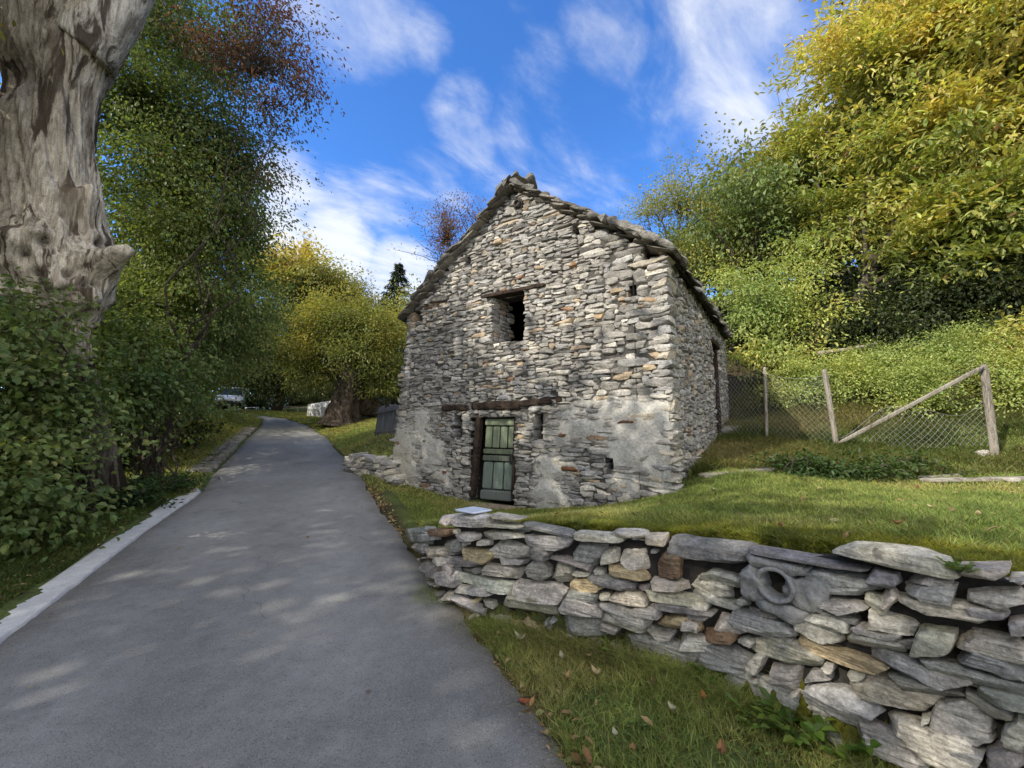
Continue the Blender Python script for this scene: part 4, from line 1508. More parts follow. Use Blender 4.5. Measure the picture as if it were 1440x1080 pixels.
def leaves(mb, c, d, up, L, W, col, simple=False, fold=0.18, droop=0.15):
    N = len(c)
    d = nrm(d)
    s = nrm(np.cross(d, up))
    n = np.cross(s, d)
    L = np.broadcast_to(np.asarray(L, float), (N,))[:, None]
    W = np.broadcast_to(np.asarray(W, float), (N,))[:, None]
    if simple:
        V = np.stack([c, c + d * L * 0.5 + s * W * 0.5 + n * W * fold, c + d * L - n * L * droop, c + d * L * 0.5 - s * W * 0.5 + n * W * fold], 1)
        F = (np.arange(N)[:, None] * 4 + np.array([[0, 1, 2, 3]]))
        k = 4
    else:
        V = np.stack([c, c + d * L * 0.28 + s * W * 0.42 + n * W * fold, c + d * L * 0.62 + s * W * 0.46 + n * (W * fold - L * droop * 0.3),
                      c + d * L - n * L * droop,
                      c + d * L * 0.62 - s * W * 0.46 + n * (W * fold - L * droop * 0.3), c + d * L * 0.28 - s * W * 0.42 + n * W * fold], 1)
        F = (np.arange(N)[:, None, None] * 6 + np.array([[0, 1, 2, 3], [0, 3, 4, 5]])[None]).reshape(-1, 4)
        k = 6
    mb.add(V.reshape(-1, 3), F, np.repeat(np.asarray(col), k, axis=0))

def palette_cols(pal, key, rng, jit=0.22):
    """pal: list of colours; key in 0..1 picks along it"""
    pal = np.array(pal, float)
    k = np.clip(key, 0, 0.9999) * (len(pal) - 1)
    i = k.astype(int)
    f = (k - i)[:, None]
    c = pal[i] * (1 - f) + pal[np.minimum(i + 1, len(pal) - 1)] * f
    n = len(key)
    c = c * rng.uniform(1 - jit, 1 + jit, (n, 1)) * (1 + rng.normal(0, 0.05, (n, 3)))
    return np.clip(c, 0.004, 0.9)

def crown(mb, lobes, ncl, per, L, W, pal, rng, sigma=None, shell=0.55, gap=0.0, droop=0.5, simple=False, keyfun=None, outw=0.7, flat=0.6, lump=0.3, brown=0.0, gapf=0.9, upn=0.45, bough=8, bs=None):
    """leaf clusters spread through lumpy lobes -> cluster centres"""
    C = np.array([l[0] for l in lobes], float)
    R = np.array([np.broadcast_to(np.asarray(l[1], float), (3,)) for l in lobes])
    wt = R.prod(1) ** (2 / 3)
    wt /= wt.sum()
    bough = max(1, bough)
    k = rng.choice(len(lobes), int(ncl * 1.6 / bough) + 1, p=wt)
    d = nrm(rng.normal(0, 1, (len(k), 3)))
    rad = 1 - shell * rng.random(len(k)) ** 1.4
    bump = 1 + lump * fbm(d * 2.1 + C[k] * 0.7, 3, 91)
    P = C[k] + d * R[k] * (rad * bump)[:, None]
    if gap > 0:
        g = fbm(P * gapf, 3, 17)
        P, d = P[g > -0.45 + gap], d[g > -0.45 + gap]
    sg = sigma if sigma else L * 1.3
    if bough > 1:
        # clusters gather along boughs that reach outwards and sag
        B = bs if bs else sg * 2.0
        nb = len(P)
        t_ = rng.normal(0, 1.0, (nb, bough, 1))
        lat = rng.normal(0, 1.0, (nb, bough, 3)) * np.array([1, 1, 0.35])
        ax_ = nrm(d * np.array([1, 1, 0.45]) + rng.normal(0, 0.25, (nb, 3)))
        Q = P[:, None, :] + ax_[:, None, :] * t_ * B * 1.2 + lat * B * 0.75
        Q[..., 2] -= 0.12 * B * t_[..., 0] ** 2
        P = Q.reshape(-1, 3)
        d = np.repeat(d, bough, axis=0)
    P, d = P[:ncl], d[:ncl]
    n = len(P)
    m = n * per
    cc = np.repeat(P, per, axis=0)
    od = np.repeat(d, per, axis=0)
    off = rng.normal(0, 1, (m, 3)) * sg
    off[:, 2] *= flat
    c = cc + off
    dirs = nrm(od * outw + nrm(off) * 0.6 + rng.normal(0, 0.45, (m, 3)) + np.array([0, 0, -droop]))
    up = nrm(np.array([0, 0, 1.0]) + od * 0.35 + rng.normal(0, upn, (m, 3)))
    z0, z1 = (C[:, 2] - R[:, 2]).min(), (C[:, 2] + R[:, 2]).max()
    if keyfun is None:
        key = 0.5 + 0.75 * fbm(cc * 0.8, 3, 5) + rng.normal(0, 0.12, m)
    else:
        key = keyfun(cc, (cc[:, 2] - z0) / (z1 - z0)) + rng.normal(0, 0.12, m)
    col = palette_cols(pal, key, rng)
    if brown:
        b = rng.random(m) < brown
        col[b] = np.array([0.16, 0.085, 0.03]) * rng.uniform(0.6, 1.4, (b.sum(), 1))
    sc = rng.uniform(0.65, 1.2, m)
    leaves(mb, c, dirs, up, L * sc, W * sc, col, simple)
    return P

def limbs(mb, base, fork, lobes, r0, rng, twigs=None, ntw=120, rt=0.012, wob=0.06, nlimb=99):
    """trunk to the fork, one limb to every lobe, twigs to some clusters"""
    base, fork = np.array(base, float), np.array(fork, float)
    tr = bent(base, fork, 9, wob * 0.5, 0, rng)
    rr = r0 * (1 - 0.35 * np.linspace(0, 1, 9)) * (1 + 0.45 * np.exp(-np.linspace(0, 1, 9) * 9))
    V, F = tube(tr, rr, 12)
    V = V + nrm(V - tr.mean(0)) * (fbm(V * 3, 3, 3) * r0 * 0.25)[:, None]
    mb.add(V, F)
    pts, rad = [], []
    if len(lobes) > nlimb:
        lobes = [lobes[i] for i in np.linspace(0, len(lobes) - 1, nlimb).astype(int)]
    for c, r in lobes:
        c = np.array(c, float)
        start = tr[rng.integers(5, 9)]
        P = bent(start, start + (c - start) * 0.8, 8, wob, 0, rng)
        q = r0 * 0.30 * (1 - 0.85 * np.linspace(0, 1, 8)) + rt
        V, F = tube(P, q, 7)
        mb.add(V, F)
        pts.append(P[3:]); rad.append(q[3:])
    pts = np.concatenate(pts)
    if twigs is not None and len(twigs):
        sel = rng.choice(len(twigs), min(ntw, len(twigs)), replace=False)
        for i in sel:
            t = twigs[i]
            j = int(np.argmin(((pts - t) ** 2).sum(1)))
            P = bent(pts[j], t, 5, 0.08, -0.03, rng)
            V, F = tube(P, rt * np.linspace(1, 0.35, 5), 5, False)
            mb.add(V, F)

M_LEAF = leaf_mat('leaves', 0.36, 0.5, 0.35)
M_BARK = bark_mat('grey brown bark', (0.10, 0.082, 0.062, 1), (0.03, 0.024, 0.018, 1), 7)
def old_bark():
    m, nt = new_mat('bleached old wood')
    N = NT(nt)
    P = N.n('ShaderNodeNewGeometry').outputs['Position']
    g = N.scalev(P, (1, 1, 0.075))
    g2 = N.scalev(P, (1, 1, 0.3))
    n1 = N.noise(g, 16.0, 7, 0.7, 0.5)
    n2 = N.noise(g, 4.5, 5, 0.6, 0.8)
    n3 = N.noise(P, 45.0, 4, 0.65)
    n4 = N.noise(g2, 3.0, 4, 0.6, 0.4)
    # short horizontal checks, as in old chestnut wood
    n5 = N.noise(N.scalev(P, (1, 1, 7)), 5.0, 4, 0.6, 0.3)
    c = N.mix(N.rng(n1, 0.34, 0.62), (0.26, 0.23, 0.19), (0.80, 0.765, 0.69))
    c = N.mix(N.rng(n2, 0.48, 0.40, 0, 0.9, True), c, (0.075, 0.055, 0.04))
    c = N.mix(N.rng(n4, 0.56, 0.68, 0, 0.75, True), c, (0.17, 0.14, 0.11))
    c = N.mix(N.rng(n5, 0.60, 0.70, 0, 0.5, True), c, (0.20, 0.16, 0.12))
    c = N.mul(c, N.rng(n3, 0.3, 0.7, 0.78, 1.18))
    A = N.n('ShaderNodeAttribute', attribute_name='Col').outputs['Color']
    c = N.mix(1.0, c, A, 'MULTIPLY')
    b = N.bump(n2, 0.9, 0.09)
    b = N.bump(n1, 0.9, 0.035, b)
    b = N.bump(n5, 0.35, 0.015, b)
    b = N.bump(n3, 0.4, 0.006, b)
    N.out(N.bsdf(c, 0.9, b, 0.15))
    return m
M_OLDBARK = old_bark()

def px_lobes(lst):
    """(px, py, depth, radius in metres or triple)"""
    return [(at(a, b, Y), r) for a, b, Y, r in lst]

def tree(name, label, cat, group, lobes, base, forkz, r0, seed, leaf, pal, ncl, per, mat=None, **kw):
    rng = np.random.default_rng(seed)
    bx, by = base
    b = np.array([bx, by, float(gz(bx, by)) - 0.1])
    root = thing(name, b, label, cat, group)
    mb = MB()
    tw = kw.pop('ntw', 120)
    rt = kw.pop('rt', 0.012)
    twob = kw.pop('wob', 0.06)
    nl = kw.pop('nlimb', 99)
    P = crown(mb, lobes, ncl, per, leaf[0], leaf[1], pal, rng, **kw)
    mt = MB()
    cen = np.mean([l[0] for l in lobes], axis=0)
    fork = b + (cen - b) * 0.35
    fork[2] = b[2] + forkz
    limbs(mt, b, fork, lobes, r0, rng, P, tw, rt, twob, nl)
    mt.build('trunk', mat or M_BARK, root)
    mb.build('crown', M_LEAF, root, smooth=False)
    return root

DG = [(0.09, 0.125, 0.046), (0.147, 0.191, 0.064), (0.216, 0.264, 0.084), (0.319, 0.355, 0.109)]          # dark broadleaf
OL = [(0.095, 0.111, 0.03), (0.155, 0.169, 0.041), (0.243, 0.236, 0.054), (0.365, 0.311, 0.068)]                # olive
YG = [(0.149, 0.172, 0.052), (0.253, 0.265, 0.069), (0.402, 0.362, 0.092), (0.54, 0.443, 0.115)]                      # yellow green
GD = [(0.192, 0.168, 0.036), (0.324, 0.264, 0.042), (0.456, 0.324, 0.042), (0.504, 0.3, 0.036)]                     # golden
RD = [(0.115, 0.126, 0.047), (0.147, 0.105, 0.053), (0.2, 0.079, 0.063), (0.178, 0.089, 0.063)]                  # dull red
HZ = [(0.075, 0.115, 0.037), (0.115, 0.166, 0.052), (0.172, 0.218, 0.069), (0.264, 0.276, 0.08)]             # hazel green
LG = [(0.212, 0.283, 0.085), (0.326, 0.389, 0.12), (0.467, 0.489, 0.142), (0.62, 0.566, 0.17)]                     # light green

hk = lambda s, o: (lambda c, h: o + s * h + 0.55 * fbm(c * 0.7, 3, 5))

# ---- left side
tree('broadleaf_tree', 'tall dense dark green broadleaf tree overhanging the left of the lane', 'tree', None,
     px_lobes([(240, 40, 9.5, 1.7), (330, 90, 9.5, 1.0), (190, 140, 9, 1.4), (285, 190, 9.5, 1.4), (325, 235, 10, 0.95), (215, 290, 9.5, 1.5), (290, 330, 10.5, 1.35),
               (235, 410, 10.5, 1.4), (310, 430, 11.5, 1.2), (330, 480, 12.5, 0.8), (265, 500, 11.5, 1.2), (180, 440, 9.5, 1.2), (272, 530, 12.5, 0.55), (335, 380, 11.5, 0.8), (250, 340, 8.7, 0.8), (290, 400, 9.2, 0.8), (230, 240, 8.5, 0.9), (310, 290, 9.0, 0.7), (270, 450, 9.6, 0.8), (345, 440, 12.5, 0.9), (350, 330, 10.5, 0.45), (220, 480, 8.6, 0.7)]),
     (-8.6, 9.6), 2.6, 0.17, 101, (0.095, 0.052), DG, 13500, 9, ntw=40, nlimb=4, bough=12, bs=0.34, sigma=0.15, shell=0.7, gap=0.10, droop=0.7, keyfun=hk(-0.1, 0.52), lump=0.45, brown=0.02)
tree('cherry_tree', 'cherry tree with sparse wine red and green leaves reaching over the sky at top left', 'tree', None,
     px_lobes([(395, 60, 8.6, 0.62), (430, 130, 8.7, 0.36), (375, 15, 8.4, 0.8), (345, 75, 8.4, 0.7), (385, 150, 8.8, 0.45), (360, 205, 9.0, 0.35), (330, -20, 8.2, 0.8), (455, 170, 8.8, 0.16), (420, 95, 8.7, 0.4), (440, 60, 8.6, 0.3), (300, 60, 8.3, 0.7), (375, 250, 9.0, 0.3)]),
     (-7.4, 8.2), 3.0, 0.07, 103, (0.085, 0.042), RD, 820, 8, ntw=200, nlimb=5, rt=0.006, sigma=0.15, shell=0.95, gap=0.2, droop=0.8, keyfun=lambda c, h: 0.35 + 0.5 * h * 0.6 + 0.6 * fbm(c * 1.1, 3, 5), lump=0.5)

def bush(name, label, cat, group, lobes, base, seed, leaf, pal, ncl, per, nst=9, hst=0.7, **kw):
    rng = np.random.default_rng(seed)
    b = np.array([base[0], base[1], float(gz(*base)) - 0.05])
    root = thing(name, b, label, cat, group)
    mb, mt = MB(), MB()
    ntw = kw.pop('ntw', 60)
    P = crown(mb, lobes, ncl, per, leaf[0], leaf[1], pal, rng, **kw)
    sp = []
    for i in range(nst):
        a = rng.uniform(0, 2 * PI)
        t = P[rng.integers(len(P))]
        s = b + np.array([math.cos(a), math.sin(a), 0]) * rng.uniform(0.0, 0.05)
        k = bent(s, t, 9, 0.05, 0.1, rng)
        k[1] += np.array([math.cos(a), math.sin(a), 0]) * 0.12
        V, F = tube(k, np.linspace(0.024, 0.006, 9), 6)
        mt.add(V, F)
        sp.append(k[2:])
    sp = np.concatenate(sp)
    for i in rng.choice(len(P), min(ntw, len(P)), replace=False):
        j = int(np.argmin(((sp - P[i]) ** 2).sum(1)))
        V, F = tube(bent(sp[j], P[i], 5, 0.06, 0.02, rng), [0.008, 0.007, 0.006, 0.005, 0.003], 5, False)
        mt.add(V, F)
    mt.build('branchwork', M_BARK, root)
    mb.build('foliage', M_LEAF, root, smooth=False)
    return root

hz = 'hazel bushes along the left of the lane'
bush('hazel_bush', 'broad leaved hazel bush in front of the old chestnut trunk', 'bush', hz,
     px_lobes([(30, 500, 5.0, 0.65), (75, 545, 5.2, 0.5), (10, 590, 4.7, 0.65), (50, 610, 4.8, 0.4), (15, 690, 4.5, 0.5), (40, 715, 4.5, 0.25), (0, 760, 4.2, 0.28), (20, 440, 5.2, 0.5), (-60, 560, 4.6, 0.8), (-60, 700, 4.2, 0.6)]),
     (-6.0, 4.4), 111, (0.088, 0.064), HZ, 1350, 8, nst=14, sigma=0.13, shell=0.75, gap=0.05, droop=0.55, lump=0.4, keyfun=lambda c, h: 0.45 + 0.5 * fbm(c * 1.3, 3, 5))
bush('hazel_bush', 'hazel bush with bare lower stems standing right of the old chestnut trunk', 'bush', hz,
     px_lobes([(185, 540, 7.2, 0.75), (228, 545, 8.6, 0.7), (170, 480, 7.4, 0.6), (258, 555, 10, 0.5), (205, 570, 8, 0.4), (140, 570, 6.9, 0.3)]),
     (-7.0, 7.9), 113, (0.095, 0.068), HZ[:3] + [(0.10, 0.125, 0.03)], 900, 8, nst=26, sigma=0.14, shell=0.75, gap=0.05, droop=0.55, lump=0.4)
bush('verge_bush', 'low bush overhanging the grass bank beside the parked van', 'bush', None,
     px_lobes([(262, 585, 13.0, 0.5), (262, 560, 15.0, 0.6), (245, 600, 11.0, 0.4), (285, 525, 18.0, 0.5)]),
     (-9.8, 12.5), 115, (0.09, 0.055), OL, 500, 8, nst=12, sigma=0.16, shell=0.8, gap=0.05)
bush('verge_herb', 'dark green nettle clump on the verge by the end of the pale kerb', 'plant', None,
     [((-6.05, 6.3, float(gz(-6.05, 6.3)) + 0.14), (0.55, 0.4, 0.16)), ((-6.5, 6.9, float(gz(-6.5, 6.9)) + 0.16), (0.5, 0.5, 0.2)), ((-6.3, 7.5, float(gz(-6.3, 7.5)) + 0.1), (0.3, 0.3, 0.14))],
     (-6.3, 6.7), 117, (0.075, 0.042), [(0.03, 0.06, 0.018), (0.05, 0.085, 0.025), (0.07, 0.10, 0.03)], 420, 7, nst=10, sigma=0.07, shell=0.95, droop=0.2)

# ---- the giant old chestnut trunk
def old_trunk():
    Y0 = 6.2
    rng = np.random.default_rng(131)
    prof = [(128, 735, 46), (125, 700, 42), (118, 640, 38), (106, 560, 36), (92, 500, 34), (86, 470, 40), (84, 445, 58), (84, 420, 78), (82, 390, 88), (82, 355, 88), (76, 315, 78), (70, 270, 74), (66, 200, 74), (70, 130, 76), (84, 70, 88), (98, 20, 104), (104, -30, 112), (100, -90, 108)]
    pts, rad = [], []
    for x, y, w in prof:
        pts.append(at(x, y, Y0)); rad.append(w / 560 * Y0 * 0.63)
    pts, rad = np.array(pts), np.array(rad)
    # densify
    n = 210
    tt = np.linspace(0, 1, len(pts)); t2 = np.linspace(0, 1, n)
    sm = lambda a: np.convolve(np.pad(a, 5, 'edge'), np.ones(11) / 11, 'valid')
    P = np.stack([sm(np.interp(t2, tt, pts[:, i])) for i in range(3)], -1)
    R = sm(np.interp(t2, tt, rad))
    b = P[0].copy(); b[2] = float(gz(b[0], b[1])) - 0.1
    P[0] = b
    root = thing('old_chestnut_tree', b, 'huge bleached old chestnut trunk with knobbly burls at the left edge', 'tree')
    seg = 170
    V, F = tube(P, R, seg)
    ax = np.concatenate([np.repeat(P, seg, axis=0), P[:1], P[-1:]])
    o = nrm(V - ax)
    ang = np.arctan2(o[:, 1], o[:, 0])
    h = V[:, 2]
    # burls and broken limb stubs pulled out of the trunk
    for (x0, y0, x1, y1, dY, s_, am) in [(118, 290, 152, 235, -.10, .20, .40), (120, 385, 182, 340, -.10, .26, .58), (165, 362, 196, 350, -.05, .16, .26), (110, 410, 158, 436, -.10, .20, .26), (140, 425, 155, 425, -.05, .10, .10),
                                      (60, 400, 62, 440, -.5, .24, .30), (40, 380, -40, 320, -.3, .32, .35), (95, 400, 118, 446, -.45, .16, .22), (20, 330, 0, 300, -.5, .2, .2), (75, 350, 95, 335, -.5, .14, .10)]:
        c0, c1 = at(x0, y0, Y0 - 0.15), at(x1, y1, Y0 - 0.15 + dY)
        k_ = int(np.argmin(((V - c0) ** 2).sum(1)))
        c0 = V[k_]
        d2 = ((V - c0) ** 2).sum(1)
        V = V + nrm(c1 - at(x0, y0, Y0 - 0.15)) * (am * np.exp(-d2 / (s_ * s_)))[:, None]
    # spiral ribs, hollows and burls
    q = np.stack([np.cos(ang + h * 0.18) * 2.6, np.sin(ang + h * 0.18) * 2.6, h * 0.33], -1)
    disp = 0.15 * fbm(q, 4, 7) + 0.06 * fbm(q * np.array([4.5, 4.5, 1.8]), 4, 9) + 0.02 * fbm(q * np.array([12, 12, 5.0]), 3, 19)
    ridge = 1 - np.abs(fbm(q * np.array([2.2, 2.2, 1.0]) + 4.0, 3, 13)) * 2
    disp += 0.05 * ridge
    disp += 0.10 * fbm(V * 5.0, 4, 15) * sstep(2.6, 3.4, h) * sstep(5.2, 4.2, h)
    for (x, y, s, amp) in [(60, 440, 0.22, 0.12), (30, 345, 0.30, 0.16), (130, 410, 0.22, 0.12), (105, 380, .12, -0.1), (60, 345, 0.13, -0.10), (15, 100, 0.35, -0.3), (140, 60, 0.3, 0.05)]:
        c = at(x, y, Y0 - 0.5)
        d2 = ((V - c) ** 2).sum(1)
        disp += amp * np.exp(-d2 / (s * s))
    V = V + o * disp[:, None]
    pit = np.zeros(len(V))
    for (x, y, s_) in [(140, 342, .07), (96, 386, .06), (118, 400, .055), (60, 338, .08), (52, 383, .06), (132, 398, .05), (30, 355, .09)]:
        c = at(x, y, Y0 - 0.5)
        w_ = ray(x, y); tt_ = ((V - EYE) @ w_) / (w_ @ w_)
        d2 = ((V - EYE - tt_[:, None] * w_) ** 2).sum(1)
        front = ((V - ax) @ (EYE - ax.mean(0))) > 0
        pit = np.maximum(pit, np.exp(-d2 / s_ ** 2) * front)
        V = V + o * ((0.07 * np.exp(-d2 / (s_ * 2.0) ** 2) - 0.16 * np.exp(-d2 / s_ ** 2)) * front)[:, None]
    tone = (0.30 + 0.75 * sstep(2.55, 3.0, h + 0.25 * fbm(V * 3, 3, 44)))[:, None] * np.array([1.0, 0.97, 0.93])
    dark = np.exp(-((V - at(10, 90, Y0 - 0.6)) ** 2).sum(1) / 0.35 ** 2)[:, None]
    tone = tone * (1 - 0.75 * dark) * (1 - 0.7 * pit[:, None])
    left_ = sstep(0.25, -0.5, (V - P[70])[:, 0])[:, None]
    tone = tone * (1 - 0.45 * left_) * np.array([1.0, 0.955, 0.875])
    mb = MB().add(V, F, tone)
    # broken limb stubs and burls growing out of the trunk
    def knob(p0, p1, r0, r1, tip, sd_):
        n = 22
        L = np.linspace(0, 1, n)
        Pk = np.array(p0) + (np.array(p1) - np.array(p0)) * L[:, None]
        Pk[:, 2] += 0.06 * np.sin(L * PI)
        Rk = r0 + (r1 - r0) * L
        Rk = Rk * (1 + tip * np.exp(-((L - 0.85) / 0.12) ** 2)) * np.sqrt(np.clip(1 - np.maximum((L - 0.9) / 0.1, 0) ** 2, 0.02, 1))
        Vk, Fk = tube(Pk, Rk, 40)
        Vk = Vk + nrm(Vk - Pk.mean(0)) * (fbm(Vk * 5, 4, sd_) * 0.09 + 0.03 * fbm(Vk * 16, 3, sd_ + 3))[:, None]
        mb.add(Vk, Fk, (1.0, 0.98, 0.95))
    A = lambda x, y, Y: at(x, y, Y)
    # two great limbs leaving the top of the frame
    def limb(pp, rr_, sd_):
        pp = np.array(pp)
        tt = np.linspace(0, 1, len(pp)); t3 = np.linspace(0, 1, 40)
        Pl = np.stack([np.interp(t3, tt, pp[:, i]) for i in range(3)], -1)
        Vl, Fl = tube(Pl, np.interp(t3, tt, rr_), 36)
        Vl = Vl + nrm(Vl - np.concatenate([np.repeat(Pl, 36, axis=0), Pl[:1], Pl[-1:]])) * (0.10 * fbm(Vl * np.array([3, 3, 1.2]), 4, sd_))[:, None]
        mb.add(Vl, Fl, (0.95, 0.92, 0.88))
        return Pl
    La = limb([A(110, 70, Y0), A(165, 10, Y0 + 0.1), A(220, -60, Y0 + 0.4), A(300, -200, Y0 + 0.4)], [0.45, 0.36, 0.30, 0.2], 21)
    Lb = limb([A(60, 60, Y0), A(20, -40, Y0), A(-40, -160, Y0), A(-60, -330, Y0 + 0.5)], [0.5, 0.42, 0.34, 0.2], 22)
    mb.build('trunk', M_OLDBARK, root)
    # leafy shoots high above
    top = [((-6.4, 6.4, 12.4), 1.5), ((-8.2, 6.2, 12.2), 1.7), ((-9.6, 7.0, 13.8), 1.5), ((-7.4, 5.0, 12.0), 1.4)]
    mc, mt = MB(), MB()
    Pc = crown(mc, top, 260, 9, 0.15, 0.055, OL, rng, sigma=0.2, shell=0.8, gap=0.1)
    for c, r in top:
        V, F = tube(bent(La[-1] if c[0] > -8 else Lb[-1], np.array(c), 7, 0.05, 0, rng), np.linspace(0.16, 0.05, 7), 8)
        mt.add(V, F)
    mt.build('branch', M_BARK, root)
    mc.build('crown', M_LEAF, root, smooth=False)
old_trunk()

# ---- chestnut standing left of the viewpoint; its crown shades the foot of the barn
tree('chestnut_tree', 'sweet chestnut left of the viewpoint whose crown overhangs the lane', 'tree', None,
     [((-8.5, 4.3, 8.6), 1.4), ((-8.8, 3.6, 9.3), 1.4), ((-7.5, 2.4, 6.9), 0.95), ((-7.0, 1.0, 8.5), 1.0), ((-9.6, 4.6, 7.6), 1.3), ((-9.5, 1.6, 8.0), 1.2)],
     (-8.9, 2.6), 3.2, 0.26, 137, (0.17, 0.062), OL, 1500, 8, ntw=80, nlimb=6, sigma=0.18, shell=0.75, gap=0.18, droop=0.35, lump=0.5)
# ---- middle distance
def pollard():
    rng = np.random.default_rng(141)
    Y0 = 19.5
    bb = at(482, 603, Y0)
    b = np.array([bb[0], bb[1], float(gz(bb[0], bb[1])) - 0.1])
    root = thing('pollard_chestnut', b, 'round headed pollard chestnut with a thick gnarled trunk beside the lane', 'tree')
    pts = np.array([b, b + [0.05, 0, 0.4], b + [0.15, 0, 1.0], b + [0.3, 0.1, 1.7], b + [0.55, 0.1, 2.4], b + [0.7, 0.2, 3.1]])
    t3 = np.linspace(0, 1, 40); tt = np.linspace(0, 1, 6)
    P = np.stack([np.interp(t3, tt, pts[:, i]) for i in range(3)], -1)
    R = np.interp(t3, tt, [1.15, 0.84, 0.72, 0.70, 0.74, 0.55])
    V, F = tube(P, R, 60)
    ax = np.concatenate([np.repeat(P, 60, axis=0), P[:1], P[-1:]])
    o = nrm(V - ax)
    ang = np.arctan2(o[:, 1], o[:, 0])
    q = np.stack([np.cos(ang) * 2, np.sin(ang) * 2, V[:, 2] * 0.5], -1)
    V = V + o * (0.30 * fbm(q, 4, 3) + 0.10 * fbm(V * 2.5, 4, 5))[:, None]
    mt = MB().add(V, F)
    # root buttress leaning to the right
    V, F = tube(bent(b + [0.9, 0.3, 1.1], b + [2.3, 0.5, 0.05], 10, 0.02, 0.15, rng), np.linspace(0.62, 0.2, 10), 24)
    V = V + nrm(V - V.mean(0)) * (0.15 * fbm(V * 1.7, 4, 8))[:, None]
    mt.add(V, F)
    lob = px_lobes([(435, 480, Y0, 1.65), (495, 462, Y0, 1.9), (540, 500, Y0 + 0.5, 1.3), (480, 445, Y0, 1.35), (435, 525, Y0 - 0.3, 1.05), (535, 540, Y0, 0.85), (415, 500, Y0, 1.0), (500, 495, Y0 - 0.8, 1.2), (455, 450, Y0, 1.2), (535, 460, Y0, 1.2), (462, 535, Y0 + 0.8, 0.5), (552, 530, Y0, 0.8)])
    mc = MB()
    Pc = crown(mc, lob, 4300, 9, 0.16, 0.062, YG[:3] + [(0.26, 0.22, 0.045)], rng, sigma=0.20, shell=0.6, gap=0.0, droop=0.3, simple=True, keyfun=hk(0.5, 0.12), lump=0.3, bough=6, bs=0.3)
    for c, r in lob:
        V, F = tube(bent(P[-4], c, 8, 0.07, 0, rng), np.linspace(0.22, 0.05, 8), 7)
        mt.add(V, F)
    lc = np.array([l[0] for l in lob])
    for i in rng.choice(len(Pc), 150, replace=False):
        j = int(np.argmin(((lc - Pc[i]) ** 2).sum(1)))
        V, F = tube(bent(lc[j], Pc[i], 4, 0.06, 0, rng), [0.03, 0.02, 0.015, 0.008], 4, False)
        mt.add(V, F)
    mt.build('trunk', bark_mat('gnarled chestnut bark', (0.13, 0.10, 0.075, 1), (0.015, 0.012, 0.010, 1), 4, (1, 1, 0.4), 1.0, 0.12), root)
    mc.build('crown', M_LEAF, root, smooth=False)
pollard()

tree('golden_tree', 'golden yellow autumn tree rising behind the pollard chestnut', 'tree', None,
     px_lobes([(410, 375, 29, 2.0), (445, 385, 29, 2.0), (390, 395, 28, 1.3), (450, 395, 30, 1.4), (375, 365, 28, 1.2)]),
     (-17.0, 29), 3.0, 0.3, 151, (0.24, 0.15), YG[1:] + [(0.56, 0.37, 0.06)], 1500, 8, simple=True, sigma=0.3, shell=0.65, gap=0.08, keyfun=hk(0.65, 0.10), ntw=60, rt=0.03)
tree('broadleaf_tree', 'dark green tree between the golden tree and the bend of the lane', 'tree', None,
     px_lobes([(365, 450, 27, 1.7), (400, 435, 28, 1.6), (380, 500, 26, 1.6), (350, 500, 26, 1.4), (410, 480, 28, 1.5), (440, 430, 30, 1.6), (395, 540, 27, 1.2)]),
     (-16.5, 28), 2.0, 0.25, 157, (0.22, 0.13), [(0.035, 0.045, 0.018), (0.06, 0.075, 0.026), (0.10, 0.115, 0.036), (0.17, 0.17, 0.05)], 1700, 8, simple=True, sigma=0.28, shell=0.7, gap=0.06, ntw=40, rt=0.03)
tree('broadleaf_tree', 'olive green tree with a rounded top between the golden tree and the spruce', 'tree', None,
     px_lobes([(490, 402, 33, 1.5), (478, 425, 32, 1.5), (505, 420, 33, 1.3), (520, 445, 33, 1.6)]),
     (-14.5, 33), 3.0, 0.28, 153, (0.24, 0.14), OL + [(0.24, 0.2, 0.04)], 900, 8, simple=True, sigma=0.3, shell=0.7, gap=0.06, ntw=40, rt=0.03)
tree('broadleaf_tree', 'yellow green tree close behind the left eave of the barn', 'tree', None,
     px_lobes([(585, 425, 29, 1.3), (600, 440, 28, 1.2), (570, 455, 28, 1.4), (595, 470, 28, 1.5)]),
     (-7.0, 28), 3.0, 0.25, 155, (0.22, 0.13), YG, 800, 8, simple=True, sigma=0.28, shell=0.7, gap=0.06, ntw=40, rt=0.03)

